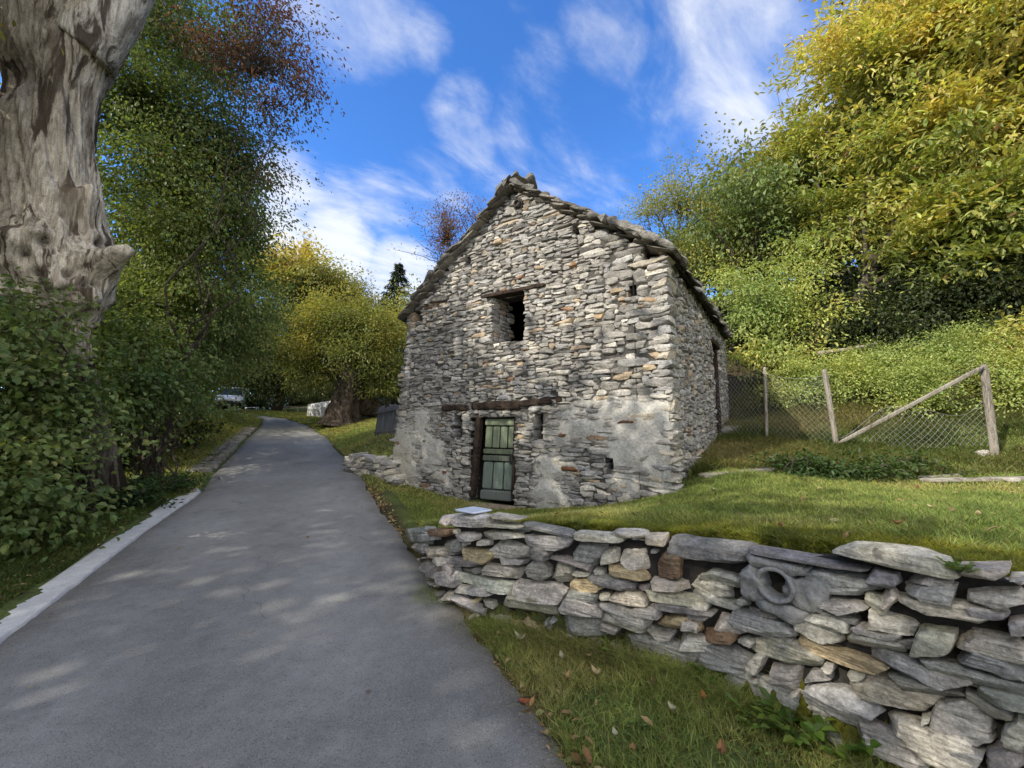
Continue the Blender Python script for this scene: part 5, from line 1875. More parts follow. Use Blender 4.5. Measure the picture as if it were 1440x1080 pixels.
def spruce(label, px, ptop, pbase, Y, rad, seed):
    rng = np.random.default_rng(seed)
    top = at(px, ptop, Y)
    g = float(gz(top[0], top[1]))
    b = np.array([top[0], top[1], g])
    root = thing('spruce_tree', b, label, 'tree', None)
    H = top[2] - g
    mt, mc = MB(), MB()
    V, F = tube(np.array([b, b + [0, 0, H * 0.5], b + [0, 0, H]]), [0.22, 0.12, 0.02], 8)
    mt.add(V, F)
    z = H
    while z > H * 0.12:
        f = (H - z) / H
        nb = 7
        for k in range(nb):
            a = rng.uniform(0, 2 * PI)
            ln = rad * (f ** 0.85) * rng.uniform(0.75, 1.15) + 0.12
            d = np.array([math.cos(a), math.sin(a), 0])
            m = int(26 + 60 * f)
            t = rng.random(m) ** 0.7
            c = b + np.array([0, 0, z]) + d * (t * ln)[:, None] + np.array([0, 0, 1.0]) * ((-0.35 * t + 0.25 * t * t) * ln)[:, None] + rng.normal(0, 0.05, (m, 3))
            sidev = np.array([-d[1], d[0], 0])
            dirs = d * 0.7 + sidev * rng.choice([-1, 1], m)[:, None] * 0.8 + np.array([0, 0, -0.35]) + rng.normal(0, 0.2, (m, 3))
            col = palette_cols([(0.02, 0.034, 0.016), (0.035, 0.052, 0.024), (0.055, 0.07, 0.03)], rng.random(m), rng)
            leaves(mc, c, dirs, np.array([0, 0, 1.0]) + rng.normal(0, 0.3, (m, 3)), 0.30 + 0.1 * rng.random(m), 0.07, col, True)
        z -= 0.24
    mt.build('trunk', M_BARK, root)
    mc.build('crown', M_LEAF, root, smooth=False)
spruce('slender dark spruce with a pointed top left of the barn roof', 561, 372, 470, 32, 3.6, 161)
spruce('distant dark spruce tip rising above the golden tree', 431, 343, 470, 40, 2.6, 163)

tree('cherry_tree', 'thin pinkish red autumn tree showing above the left slope of the barn roof', 'tree', None,
     px_lobes([(640, 325, 22, 1.35), (668, 300, 22, 0.95), (618, 345, 22, 0.75), (640, 365, 22, 1.2), (690, 285, 22, 0.4), (625, 300, 22, 0.6)]),
     (-3.0, 22), 3.6, 0.16, 165, (0.14, 0.06), [(0.12, 0.085, 0.035), (0.20, 0.11, 0.05), (0.26, 0.09, 0.07), (0.24, 0.13, 0.05)], 520, 7, simple=True, sigma=0.25, shell=0.9, gap=0.12, ntw=220, rt=0.022, droop=-0.1)

# ---- right side
CH = [(0.168, 0.207, 0.05), (0.291, 0.319, 0.084), (0.448, 0.42, 0.112), (0.605, 0.51, 0.14), (0.62, 0.482, 0.146)]
tree('chestnut_tree', 'large sweet chestnut with golden green leaves filling the right of the view', 'tree', None,
     px_lobes([(1235, 110, 13.5, 2.3), (1330, 40, 12.5, 2.4), (1430, 60, 11, 2.2), (1165, 210, 14.5, 1.75), (1300, 210, 12.5, 2.0), (1390, 200, 11, 1.7), (1130, 260, 15.5, 1.35), (1230, 290, 13, 1.6), (1340, 310, 11, 1.3), (1430, 300, 10, 1.3),
               (1180, 330, 13.5, 1.2), (1260, 370, 11.5, 0.95), (1400, 380, 9.8, 0.75), (1320, 385, 10.6, 0.7), (1200, 40, 14.5, 1.5), (1110, 200, 15.5, 0.9), (1500, 180, 10.5, 2.0), (1520, 0, 11, 2.2), (1330, -80, 13, 2.3)]),
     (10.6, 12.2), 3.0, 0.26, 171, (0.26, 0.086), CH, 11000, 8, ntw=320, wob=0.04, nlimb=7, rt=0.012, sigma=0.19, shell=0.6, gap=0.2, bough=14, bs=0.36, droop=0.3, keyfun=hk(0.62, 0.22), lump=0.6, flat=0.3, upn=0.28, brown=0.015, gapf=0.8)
tree('broadleaf_tree', 'airy yellow green tree with an orange spray behind the right side of the barn roof', 'tree', None,
     px_lobes([(955, 275, 18, 1.45), (995, 290, 18, 1.5), (925, 285, 18.5, 0.8), (1040, 310, 17.5, 1.6), (985, 350, 17, 1.5), (1075, 270, 17.5, 1.2), (1040, 370, 16, 1.3), (905, 300, 19, 0.5)]),
     (7.5, 18), 2.6, 0.2, 173, (0.13, 0.062), YG, 2500, 8, simple=True, sigma=0.2, shell=0.75, gap=0.10, keyfun=hk(0.25, 0.35), ntw=160, rt=0.018, droop=0.1, lump=0.45)
tree('understorey_tree', 'light green bushy young tree right behind the barn eave', 'tree', None,
     px_lobes([(1060, 430, 12.5, 1.05), (1110, 420, 12.0, 1.0), (1145, 455, 11.5, 0.7), (1085, 480, 11.5, 0.75), (1045, 400, 13.5, 1.0), (1120, 375, 13, 0.9), (1130, 500, 11, 0.45), (1065, 500, 12, 0.5)]),
     (8.0, 12.2), 1.2, 0.09, 175, (0.12, 0.06), LG, 1500, 8, sigma=0.17, shell=0.7, gap=0.06, ntw=120, rt=0.01, droop=0.4, lump=0.4)
bush('chestnut_shoots', 'sunlit green chestnut shoots low at the right edge behind the fence', 'bush', None,
     px_lobes([(1425, 465, 9.0, 0.45), (1395, 490, 9.0, 0.35), (1445, 500, 8.8, 0.4), (1360, 500, 9.3, 0.3), (1470, 470, 8.6, 0.5)]),
     (10.9, 8.8), 177, (0.17, 0.062), CH[:4], 260, 7, nst=9, sigma=0.14, shell=0.9, droop=0.35)
for i, (x, y, Y, sx, lab) in enumerate([(1205, 555, 9.2, 0.75, 'sunlit bramble mound behind the leaning fence post'), (1270, 540, 9.4, 0.8, 'bright bramble mound behind the middle of the fence brace'),
                                        (1340, 545, 9.0, 0.75, 'bramble mound behind the top of the fence brace'), (1415, 555, 8.6, 0.7, 'rusty tinged bramble mound behind the right fence post'), (1130, 560, 9.8, 0.55, 'thin bramble mound between the left fence posts'),
                                        (1300, 585, 8.3, 0.4, 'low bramble tuft under the fence brace'), (1240, 520, 10.4, 0.9, 'tall bramble mound on the slope under the fallen log'), (1320, 515, 10.2, 0.9, 'tall bramble mound higher up the slope right of the fallen log'), (1400, 520, 9.6, 0.8, 'bramble mound against the chestnut shoots at the right edge'),
                                        (1450, 580, 7.8, 0.6, 'bramble tuft nearest the right edge beyond the right fence post')]):
    c = at(x, y, Y)
    b = (float(c[0]), float(c[1]))
    g = float(gz(*b))
    low_ = 0.55 if Y > 9.45 and y < 530 else 1.0
    lob = [((c[0] + dx * sx, c[1] + dy * sx, g + (0.28 + 0.3 * k) * low_), (sx * 0.8, sx * 0.7, 0.42)) for k, (dx, dy) in enumerate([(-0.6, 0.1), (0.5, -0.1), (0.0, 0.4)])]
    bush('bramble_bush', lab, 'bush', 'brambles on the slope behind the fence', lob, b, 181 + i, (0.06, 0.034), LG[:3] + ([(0.30, 0.16, 0.05)] if 'rusty' in lab else [(0.26, 0.26, 0.06)]), 760, 8, nst=6, ntw=30, sigma=0.09, shell=0.9, droop=0.1, lump=0.6)
c = at(1190, 662, 5.95)
bush('nettle_patch', 'dark green nettle patch on the bank between the lawn and the fence', 'plant', None,
     [(at(x, y, Y) * np.array([1, 1, 0]) + np.array([0, 0, float(gz(*at(x, y, Y)[:2])) + 0.10]), (rx, 0.35, 0.16)) for x, y, Y, rx in [(1120, 668, 6.0, 0.4), (1180, 665, 6.0, 0.45), (1250, 664, 6.1, 0.4), (1150, 672, 5.85, 0.4), (1310, 662, 6.2, 0.35)]],
     (float(c[0]), float(c[1])), 191, (0.075, 0.04), [(0.035, 0.07, 0.018), (0.055, 0.095, 0.024), (0.09, 0.12, 0.03)], 620, 7, nst=14, sigma=0.06, shell=0.95, droop=0.2)

# ---- the wood that closes the view: one tree of each kind, copied
def wood_tree(name, label, pal, seed, H=8.0, ncl=900):
    rng = np.random.default_rng(seed)
    lob = [((rng.normal(0, 1.2), rng.normal(0, 1.2), H * rng.uniform(0.35, 0.95)), rng.uniform(1.2, 2.0)) for _ in range(11)]
    root = thing(name, (0, 0, 0), label, 'tree', 'trees of the wood closing the view')
    mb, mt = MB(), MB()
    P = crown(mb, lob, ncl, 9, 0.27, 0.15, pal, rng, sigma=0.36, shell=0.7, gap=0.04, simple=True, keyfun=hk(0.35, 0.3), lump=0.45)
    limbs(mt, (0, 0, -0.4), (rng.normal(0, .2), rng.normal(0, .2), H * 0.35), lob, 0.22, rng, P, 30, 0.03)
    mt.build('trunk', M_BARK, root)
    mb.build('crown', M_LEAF, root, smooth=False)
    return root
SHADE = [(-11.5, -5.0, 3, 1.5), (-16.5, -1.8, 3, 1.6), (-14.0, -9.0, 3, 1.5), (-8.5, -9.0, 3, 1.3)]
protos = [wood_tree('woodland_tree', 'dark leafy woodland tree, one of many alike closing the view', DG, 201),
          wood_tree('woodland_tree', 'olive leafy woodland tree, one of many alike closing the view', OL, 203),
          wood_tree('woodland_tree', 'yellow green woodland tree, one of many alike closing the view', YG, 205)]
protos.append(wood_tree('woodland_tree', 'open crowned tree, one of several alike left of and behind the viewpoint', OL, 209, 8.0, 620))
spots = []
# left behind the verge, far end of the lane, behind the barn, up the right-hand slope
for (x, y, k, s) in [(-14.5, 9.5, 0, 0.9), (-20, 17, 0, 1.05), (-25, 22, 1, 1.1), (-29, 27, 0, 1.1), (-18, 4, 0, 1.0), (-22, 10, 0, 1.2),
                     (-30, 33, 0, 1.0), (-26, 37, 0, 0.8), (-22, 38, 0, 0.75), (-18, 38, 1, 0.75), (-14, 38, 0, 0.8), (-10, 38, 1, 0.85), (-6, 36, 0, 0.8), (-2, 34, 1, 0.75), (-28, 45, 0, 1.1), (-20, 46, 1, 1.1), (-12, 47, 0, 1.0),
                     (-36, 40, 0, 1.2), (-34, 24, 1, 1.2), (2, 30, 1, 0.75), (6, 25, 2, 0.7), (8, 21, 1, 0.65), (12, 22, 0, 0.85), (11, 17, 0, 0.75), (16, 19, 0, 0.95), (14.5, 14.5, 0, 0.75), (18, 14, 0, 0.95), (17, 10.5, 0, 0.8), (20, 8, 0, 0.9), (22, 13, 1, 1.0), (15, 6.5, 0, 0.7), (24, 19, 2, 1.1), (19, 24, 1, 1.0), (27, 8, 1, 1.1), (-13.5, 12.5, 0, 0.5), (-15.2, 17.5, 1, 0.8), (-21.5, 24, 0, 0.85), (-24, 36.5, 0, 0.9), (-20, 36, 0, 0.85), (-28.5, 36, 0, 0.95), (9.8, 16, 0, 0.8), (13, 17.2, 1, 0.85), (-31, 42, 0, 1.1)]:
    spots.append((x, y, k, s))
rngp = np.random.default_rng(207)
first = [True] * 4
for (x, y, k, s) in spots + SHADE:
    z = float(gz(x, y))
    if first[k]:
        first[k] = False
        r = protos[k]
        r.location = (x, y, z); r.scale = (s, s, s); r.rotation_euler = (0, 0, float(rngp.uniform(0, 6)))
    else:
        copy_thing(protos[k], (x, y, z), float(rngp.uniform(0, 6)), s)
# scrub with the shade under the wood put into its leaf colour, at the end of the lane and on the right-hand slope
scrub = bush('scrub_bush', 'low scrub bush with leaves coloured dark for the shade under the wood', 'bush', 'scrub at the foot of the wood',
             [((0.0, 0, 0.7), 0.9), ((0.9, 0.2, 0.6), 0.8), ((-0.8, -0.2, 0.55), 0.75), ((0.2, 0.1, 1.2), 0.7)], (0, 0), 211, (0.16, 0.08), [(0.02, 0.03, 0.01), (0.035, 0.05, 0.016), (0.06, 0.075, 0.024), (0.10, 0.11, 0.03)], 420, 9, nst=8, sigma=0.2, shell=0.8, simple=True)
for o in scrub.children:   # built round the origin
    pass
SC = [(-26, 32, 1.3), (-23.5, 33, 1.2), (-21, 33.5, 1.2), (-18.5, 33.5, 1.3), (-16, 33.5, 1.1), (-13.5, 33, 1.2), (-28, 35, 1.8), (-11, 32, 1.3), (-10.6, 12, 0.8), (-13.5, 15, 1.0), (-16.5, 18, 1.1), (-20.0, 21, 1.2), (-10.2, 9.5, 0.9), (-8.2, 6.2, 0.8), (-9.5, 4.0, 1.0), (-8.0, 1.6, 1.2), (-8.6, -0.8, 1.3),
      (9.5, 11.5, 0.8), (11.5, 11.2, 0.9), (13, 10.2, 0.9), (12.2, 13, 1.0), (14.5, 9, 1.0), (10.2, 13.5, 0.9), (8.8, 14, 0.9)] + [(float(at(px, 470, Y)[0]), Y, s_) for px, Y, s_ in [(1165, 11.6, 0.8), (1215, 11.2, 0.85), (1265, 11.4, 0.9), (1315, 10.9, 0.9), (1365, 10.6, 0.95), (1415, 10.2, 0.95), (1455, 9.8, 0.9), (1290, 12.2, 1.1), (1390, 11.6, 1.2)]]
for i, (x, y, s) in enumerate(SC):
    z = float(gz(x, y))
    if i == 0:
        SC0 = scrub.location.copy()
        scrub.location = (x, y, z); scrub.scale = (s, s, s)
    else:
        copy_thing(scrub, (x, y, z), float(rngp.uniform(0, 6)), s)
# ------------------------------------------------------------------ fence
def make_fence():
    pa, pb, pc_ = at(1078, 620, 8.2), at(1178, 634, 7.5), at(1400, 645, 6.6)
    pw = P_s(4.1, 1.45, 0.02)
    root = thing('wire_fence', pb, 'chain link fence with grey wooden posts and a slanting brace beside the barn', 'fence')
    M_POST = bark_mat('grey fence wood', (0.36, 0.32, 0.26, 1), (0.14, 0.115, 0.09, 1), 10, (1, 1, 0.2), 0.4, 0.01)
    tops = {}
    def post(p, top, w, key):
        p = p.copy(); p[2] = float(gz(p[0], p[1])) - 0.15
        V, F = obox((p + top) / 2, np.array([w, 0, 0]), (top - p) / 2, np.array([0, w * 0.9, 0]), 0.12, (4, 16, 4), 0.006, 7, key)
        MB().add(V, F).build('post', M_POST, root)
        return p, top
    ta, tb, tc = at(1075, 516, 8.2), at(1159, 519, 7.5), at(1383, 512, 6.6)
    A = post(pa, ta, 0.027, 1); B = post(pb, tb, 0.035, 2); C_ = post(pc_, tc, 0.043, 3)
    b0, b1 = at(1180, 623, 7.45), at(1382, 516, 6.55)
    d = (b1 - b0) / 2
    s = nrm(np.cross(d, [0, 1, 0]))
    V, F = obox((b0 + b1) / 2, d * 1.01, s * 0.03, np.array([0, 0.022, 0]), 0.1, (24, 4, 3), 0.006, 6, 5)
    MB().add(V, F).build('brace', M_POST, root)
    M_WIRE = plain_mat('galvanised wire', (0.42, 0.42, 0.41), 0.5, 30, 0.2, 0.1, 0.001, 0.6)
    def panel(p0, p1, topf, botf, r=0.0019, step=0.062):
        """diamond mesh between two feet; topf / botf give the heights above the ground line"""
        mb = MB()
        L = np.linalg.norm((p1 - p0)[:2])
        t = nrm((p1 - p0) * np.array([1, 1, 0]))
        nn = np.array([-t[1], t[0], 0])
        Hm = 1.6
        for sg in (1, -1):
            for k in np.arange(-Hm, L + Hm, step * 1.414):
                v = np.linspace(0, Hm, 26)
                u = k + sg * v * 0.8 + 0.012 * np.sin(v * 9 + k * 5)
                w = np.clip(u / L, 0, 1)
                ok = (u > 0) & (u < L) & (v < topf(w)) & (v > botf(w))
                idx = np.where(ok)[0]
                if len(idx) < 2:
                    continue
                idx = np.arange(idx[0], idx[-1] + 1)
                uu, vv, ww = u[idx], v[idx], w[idx]
                z = p0[2] * (1 - ww) + p1[2] * ww
                P = p0[:2][None] + t[None, :2] * uu[:, None]
                P = np.concatenate([P, (z + vv)[:, None]], 1) + nn * (0.02 * sg * np.sin(uu * 50)[:, None] * 0.1 + 0.05 * np.sin(uu * 3.0 + vv * 2)[:, None])
                V, F = tube(P, r, 3, False)
                mb.add(V, F)
        # top wire
        w = np.linspace(0, 1, 30)
        z = p0[2] * (1 - w) + p1[2] * w + topf(w)
        P = np.stack([p0[0] + (p1 - p0)[0] * w, p0[1] + (p1 - p0)[1] * w, z], -1)
        V, F = tube(P, r * 1.2, 4, False)
        mb.add(V, F)
        mb.build('wire_mesh', M_WIRE, root)
    h = lambda a: float(a[1][2] - a[0][2]) - 0.1
    pw2 = pw.copy(); pw2[2] = float(gz(pw[0] + 0.1, pw[1]))
    panel(pw2, A[0] + [0, 0, .12], lambda w: 1.35 + 0.1 * w, lambda w: 0.03 + 0 * w)
    panel(A[0] + [0, 0, .12], B[0] + [0, 0, .12], lambda w: h(A) - 0.14 - 0.10 * np.sin(w * PI), lambda w: 0.03 + 0 * w)
    panel(B[0] + [0, 0, .12], C_[0] + [0, 0, .12], lambda w: 0.22 + 0.62 * sstep(0.0, 0.45, w) + 0.05 * np.sin(w * 7) - 0.12 * sstep(0.6, 0.8, w) + 0.2 * sstep(0.85, 1, w), lambda w: 0.12 + 0.06 * np.sin(w * 9))
make_fence()

# ------------------------------------------------------------------ odd stones and timbers
def slab_thing(name, label, cat, pts, thick, width, mat, col, seg=(20, 8, 5), rough=0.03, z=None, bev=0.13, tilt=0.0):
    a, b = pts
    a, b = a.copy(), b.copy()
    a[2] = float(gz(a[0], a[1])); b[2] = float(gz(b[0], b[1]))
    if z is not None:
        a[2] += z; b[2] += z
    d = (b - a) / 2
    s = nrm(np.cross(ZUP, d))
    up = nrm(np.cross(d, s))
    V, F = obox((a + b) / 2, d, s * width, up * thick, bev, seg, rough, 5, int(abs(a[0] * 7)))
    o = MB().add(V, F, col).build(name, mat, None, sharp=40)
    tag(o, label, cat)
    return o
slab_thing('stone_slab', 'long flat pale stone slab at the edge of the lawn by the barn corner', 'slab', (at(985, 668, 6.05), at(1085, 667, 6.1)), 0.035, 0.14, M_ROOF, (0.34, 0.32, 0.28), z=0.02)
M_TIMBER = bark_mat('weathered timber', (0.38, 0.34, 0.28, 1), (0.09, 0.07, 0.055, 1), 8, (0.15, 1, 1), 0.5, 0.012)
slab_thing('timber_beam', 'grey weathered timber lying along the back edge of the lawn', 'timber', (at(1295, 676, 5.75), at(1452, 681, 5.5)), 0.03, 0.05, M_TIMBER, (0.4,) * 3, z=0.04)
slab_thing('timber_beam', 'dark half buried timber lying behind the longer weathered beam', 'timber', (at(1292, 668, 5.95), at(1350, 667, 5.95)), 0.04, 0.05, M_TIMBER, (0.2,) * 3, z=0.0)
slab_thing('loose_stone', 'pale loose stone lying at the foot of the right fence post', 'stone', (at(1375, 640, 6.7), at(1390, 641, 6.7)), 0.06, 0.07, M_WALL, (0.5, 0.48, 0.45), (8, 6, 6), 0.02, 0.03, 0.35)
slab_thing('loose_stone', 'flat pale stone lying on the end of the weathered beam', 'stone', (at(1412, 679, 5.5), at(1434, 680, 5.45)), 0.035, 0.07, M_WALL, (0.42, 0.40, 0.37), (8, 6, 6), 0.02, 0.05, 0.3)
o = None
q = P_s(4.75, 0, 0.35)
qa, qb = P_s(4.45, 0, 0.22), P_s(5.1, 0, 0.22)
slab_thing('door_step', 'rough stone block step in front of the side doorway of the barn', 'step', (P_s(4.3, 0, 0.26), P_s(5.0, 0, 0.26)), 0.10, 0.2, M_HOUSE, (0.27, 0.265, 0.25), (10, 8, 6), 0.03, 0.03)
# felled log on the slope
a, b = at(1152, 497, 10.4), at(1260, 480, 10.6)
V, F = tube(bent(a, b, 12, 0.01, 0, np.random.default_rng(3)), np.linspace(0.06, 0.04, 12), 14)
o = MB().add(V, F).build('fallen_log', bark_mat('pale log', (0.40, 0.34, 0.26, 1), (0.16, 0.13, 0.10, 1), 6, (.2, 1, 1), 0.5, 0.02))
tag(o, 'pale fallen log lying on the slope under the chestnut', 'log')

# rubble wall beside the lane, left of the barn
def rubble():
    rng = np.random.default_rng(301)
    a, b = at(492, 652, 10.0), at(552, 668, 9.0)
    a[2] = float(gz(a[0], a[1])); b[2] = float(gz(b[0], b[1]))
    root = thing('rubble_wall', (a + b) / 2, 'short tumbled rubble stone wall between the lane and the barn corner', 'wall')
    d = nrm((b - a) * np.array([1, 1, 0])); s = np.array([-d[1], d[0], 0])
    L = np.linalg.norm((b - a)[:2])
    cc, a1, a2, a3, co = [], [], [], [], []
    for row in range(5):
        u = rng.uniform(-0.1, 0.1) + 0.05 * row
        while u < L + 0.2 - 0.05 * row:
            w = rng.uniform(0.14, 0.36); h = rng.uniform(0.08, 0.14)
            for k in range(2):
                f = u / L
                p = a * (1 - f) + b * f
                c = p + d * w / 2 + s * (0.18 * k - 0.1 + rng.uniform(-.05, .05)) + ZUP * (0.03 + row * 0.095 + rng.uniform(-.02, .02))
                r = rng.uniform(-0.3, 0.3)
                cc.append(c); a1.append((d + ZUP * rng.uniform(-.25, .25)) * w / 2); a2.append((ZUP + s * r) * h / 2); a3.append(-s * 0.14)
                co.append(np.array(PAL['gglwdk'[rng.integers(6)]]) * rng.uniform(0.9, 1.3))
            u += w
    mb = MB()
    stones(mb, cc, a1, a2, a3, co, (8, 6, 5), (5, 12), 6, (0.75, 1.0), 0.12, 9, 0.2, 0.1, 7)
    mb.build('stones', M_WALL, root, sharp=40)
rubble()

# whitewashed wall behind the pollard
def white_wall():
    a, b = at(436, 592, 24.5), at(545, 592, 20.5)
    a[2], b[2] = float(gz(a[0], a[1])), float(gz(b[0], b[1]))
    n = 40
    t = np.linspace(0, 1, n)
    base = a + (b - a) * t[:, None]
    top = 0.75 + 0.35 * t + 0.05 * vnoise(np.stack([t * 14, t * 0, t * 0], -1), 3)
    d = nrm((b - a) * np.array([1, 1, 0])); s = np.array([d[1], -d[0], 0])
    prof = [(0.2, -0.4), (0.18, 0.5), (0.16, 1.0), (-0.16, 1.0), (-0.2, -0.4)]
    V = np.stack([base + s * w + ZUP * (top * h if h > 0 else np.full(n, h))[:, None] for w, h in prof], 1)
    V = V + fbm(V * 2.5, 3, 3)[..., None] * 0.04
    o = MB().add(V.reshape(-1, 3), grid_faces(n, 5), (0.50, 0.485, 0.45)).build('whitewashed_wall', attr_mat('old whitewash', 0.95, 5, 0.22, 0.6, 0.03))
    tag(o, 'low whitewashed wall running behind the pollard chestnut', 'wall')
white_wall()

def board_screen():
    a, b = at(529, 612, 13.2), at(560, 617, 12.2)
    a[2], b[2] = float(gz(a[0], a[1])), float(gz(b[0], b[1]))
    root = thing('board_screen', (a + b) / 2, 'dark grey weathered board screen closing the gap left of the barn', 'screen')
    d = (b - a) * np.array([1, 1, 0]); s = nrm(np.array([d[1], -d[0], 0]))
    n = 6
    for k in range(n):
        f0, f1 = k / n, (k + 0.93) / n
        p0, p1 = a + (b - a) * f0, a + (b - a) * f1
        hh = 0.98 + 0.05 * math.sin(k * 2.3)
        c = (p0 + p1) / 2 + ZUP * hh / 2 + s * 0.01 * (k % 2)
        V, F = obox(c, (p1 - p0) / 2, ZUP * hh / 2 + s * -0.05, s * 0.014, 0.06, (3, 10, 2), 0.005, 6, k)
        MB().add(V, F, (0.15, 0.15, 0.15)).build('board', attr_mat('grey boards', 0.9, 9, 0.4, 0.4, 0.01, (1, 1, .15)) if k == 0 else bpy.data.materials['grey boards'], root)
    for hgt in (0.15, 0.8):
        c = (a + b) / 2 + ZUP * hgt + s * 0.045
        V, F = obox(c, (b - a) / 2, ZUP * 0.035, s * 0.02, 0.1, (8, 3, 3), 0.004, 6, 9)
        MB().add(V, F, (0.13, 0.125, 0.12)).build('rail', bpy.data.materials['grey boards'], root)
board_screen()

# ------------------------------------------------------------------ parked van and rails at the end of the lane
def make_van():
    Y = 30.0
    c = at(318, 581, Y)
    g = float(gz(c[0], c[1]))
    g = max(g, c[2] - 0.15) if abs(c[2] - g) < 0.8 else g
    root = thing('parked_van', (c[0], c[1], g), 'white van with a big dark windscreen parked at the far end of the lane', 'van')
    yaw = math.atan2(c[0], -c[1]) * 0  # nose roughly to the viewer
    view = nrm(np.array([-c[0], -c[1], 0]))
    ang = math.atan2(view[1], view[0]) + math.radians(-10)
    fx = np.array([math.cos(ang), math.sin(ang), 0]); rx = np.array([fx[1], -fx[0], 0])
    o0 = np.array([c[0], c[1], g])
    def W(x, y, z):   # x right, y forward from the nose plane back is negative
        return o0 + rx * x + fx * y + ZUP * z
    M_W = plain_mat('white paint', (0.72, 0.73, 0.74), 0.25, 3, 0.04, 0.0, 0.001, 0, 0.5)
    M_B = plain_mat('black plastic', (0.018, 0.018, 0.02), 0.5, 20, 0.2, 0.1, 0.002)
    M_G = plain_mat('dark glass', (0.012, 0.018, 0.018), 0.2, 3, 0.1, 0.0, 0.001, 0, 0.3)
    M_T = plain_mat('tyre rubber', (0.02, 0.02, 0.02), 0.85, 40, 0.2, 0.3, 0.004)
    M_L = plain_mat('headlight glass', (0.6, 0.62, 0.65), 0.08, 3, 0.05, 0, 0.001, 0.3, 0.8)
    # stations from nose to tail: (y, half width low, half width top, z bottom, z belt, z top)
    st = [(0.0, 0.78, 0.74, 0.35, 0.80, 0.86), (-0.10, 0.90, 0.84, 0.28, 0.88, 0.98), (-0.55, 0.95, 0.86, 0.26, 0.98, 1.12), (-0.95, 0.96, 0.84, 0.26, 1.05, 1.30), (-1.55, 0.96, 0.76, 0.26, 1.08, 1.86), (-1.95, 0.96, 0.76, 0.26, 1.08, 1.96),
          (-3.4, 0.96, 0.77, 0.26, 1.08, 1.97), (-4.6, 0.95, 0.77, 0.30, 1.06, 1.93), (-4.8, 0.90, 0.70, 0.38, 1.02, 1.80)]
    V = []
    for (y, wl, wt_, zb, zm, zt) in st:
        ringp = [(-wl * 0.92, zb), (-wl, zb + 0.12), (-wl, zm), (-wt_, zt - 0.08), (-wt_ * 0.86, zt), (0, zt + 0.02), (wt_ * 0.86, zt), (wt_, zt - 0.08), (wl, zm), (wl, zb + 0.12), (wl * 0.92, zb)]
        V.append([W(x, y, z) for x, z in ringp])
    V = np.array(V)
    ns, nr = V.shape[0], V.shape[1]
    F = grid_faces(ns, nr)
    mb = MB().add(V.reshape(-1, 3), F)
    mb.add(np.concatenate([V[0], [V[0].mean(0)]]), np.array([(i, i + 1, nr) for i in range(nr - 1)] + [(nr - 1, 0, nr)]))
    mb.add(np.concatenate([V[-1], [V[-1].mean(0)]]), np.array([(i + 1, i, nr) for i in range(nr - 1)] + [(0, nr - 1, nr)]))
    mb.build('body', M_W, root, sharp=40)
    ws = np.array([W(-0.80, -0.93, 1.22), W(0.80, -0.93, 1.22), W(0.70, -1.50, 1.80), W(-0.70, -1.50, 1.80)]) + fx * 0.05 + ZUP * 0.05
    wsg = np.array([ws[0] * (1 - u) * (1 - v) + ws[1] * u * (1 - v) + ws[2] * u * v + ws[3] * (1 - u) * v + fx * 0.07 * math.sin(u * PI) for u in np.linspace(0, 1, 9) for v in np.linspace(0, 1, 5)])
    MB().add(wsg, grid_faces(9, 5)).build('windscreen', M_G, root)
    for sx in (-1, 1):
        q = np.array([W(sx * 0.965, -1.35, 1.12), W(sx * 0.965, -2.3, 1.12), W(sx * 0.80, -2.3, 1.78), W(sx * 0.80, -1.6, 1.78)])
        MB().add(q + rx * sx * 0.012, np.array([(0, 1, 2, 3)])).build('side_window', M_G, root)
        V1, F1 = obox(W(sx * 0.62, 0.0, 0.74), rx * 0.19, ZUP * 0.09, fx * 0.09, 0.3, (6, 5, 4))
        MB().add(V1, F1).build('headlight', M_L, root)
        V1, F1 = obox(W(sx * 1.08, -1.15, 1.22), rx * 0.11, ZUP * 0.13, fx * 0.07, 0.3, (5, 5, 4))
        MB().add(V1, F1).build('mirror', M_B, root)
        for yy in (-0.85, -3.8):
            a = np.linspace(0, 2 * PI, 28, endpoint=False)
            prof = [(0.17, 0.0), (0.20, 0.03), (0.31, 0.02), (0.335, -0.03), (0.335, -0.18), (0.29, -0.22)]
            P = np.array([[W(sx * (0.93 + h), yy + r * math.cos(t), 0.335 + r * math.sin(t)) for r, h in prof] for t in a]).reshape(-1, 3)
            wh = MB().add(P, grid_faces(28, len(prof), True)).build('wheel', M_T, root)
            P = np.array([[W(sx * (0.935 + h), yy + r * math.cos(t), 0.335 + r * math.sin(t)) for r, h in [(0.01, 0.0), (0.09, 0.012), (0.19, -0.01)]] for t in a]).reshape(-1, 3)
            MB().add(P, grid_faces(28, 3, True)).build('rim', M_L, wh)
    V1, F1 = obox(W(0, 0.02, 0.47), rx * 0.92, ZUP * 0.21, fx * 0.12, 0.2, (12, 5, 4))
    MB().add(V1, F1).build('bumper', M_B, root)
    V1, F1 = obox(W(0, 0.04, 0.70), rx * 0.40, ZUP * 0.07, fx * 0.05, 0.15, (8, 4, 3))
    MB().add(V1, F1).build('grille', M_B, root)
    V1, F1 = obox(W(0, 0.155, 0.46), rx * 0.26, ZUP * 0.055, fx * 0.01, 0.05, (4, 3, 2))
    MB().add(V1, F1, ).build('number_plate', M_W, root)
make_van()

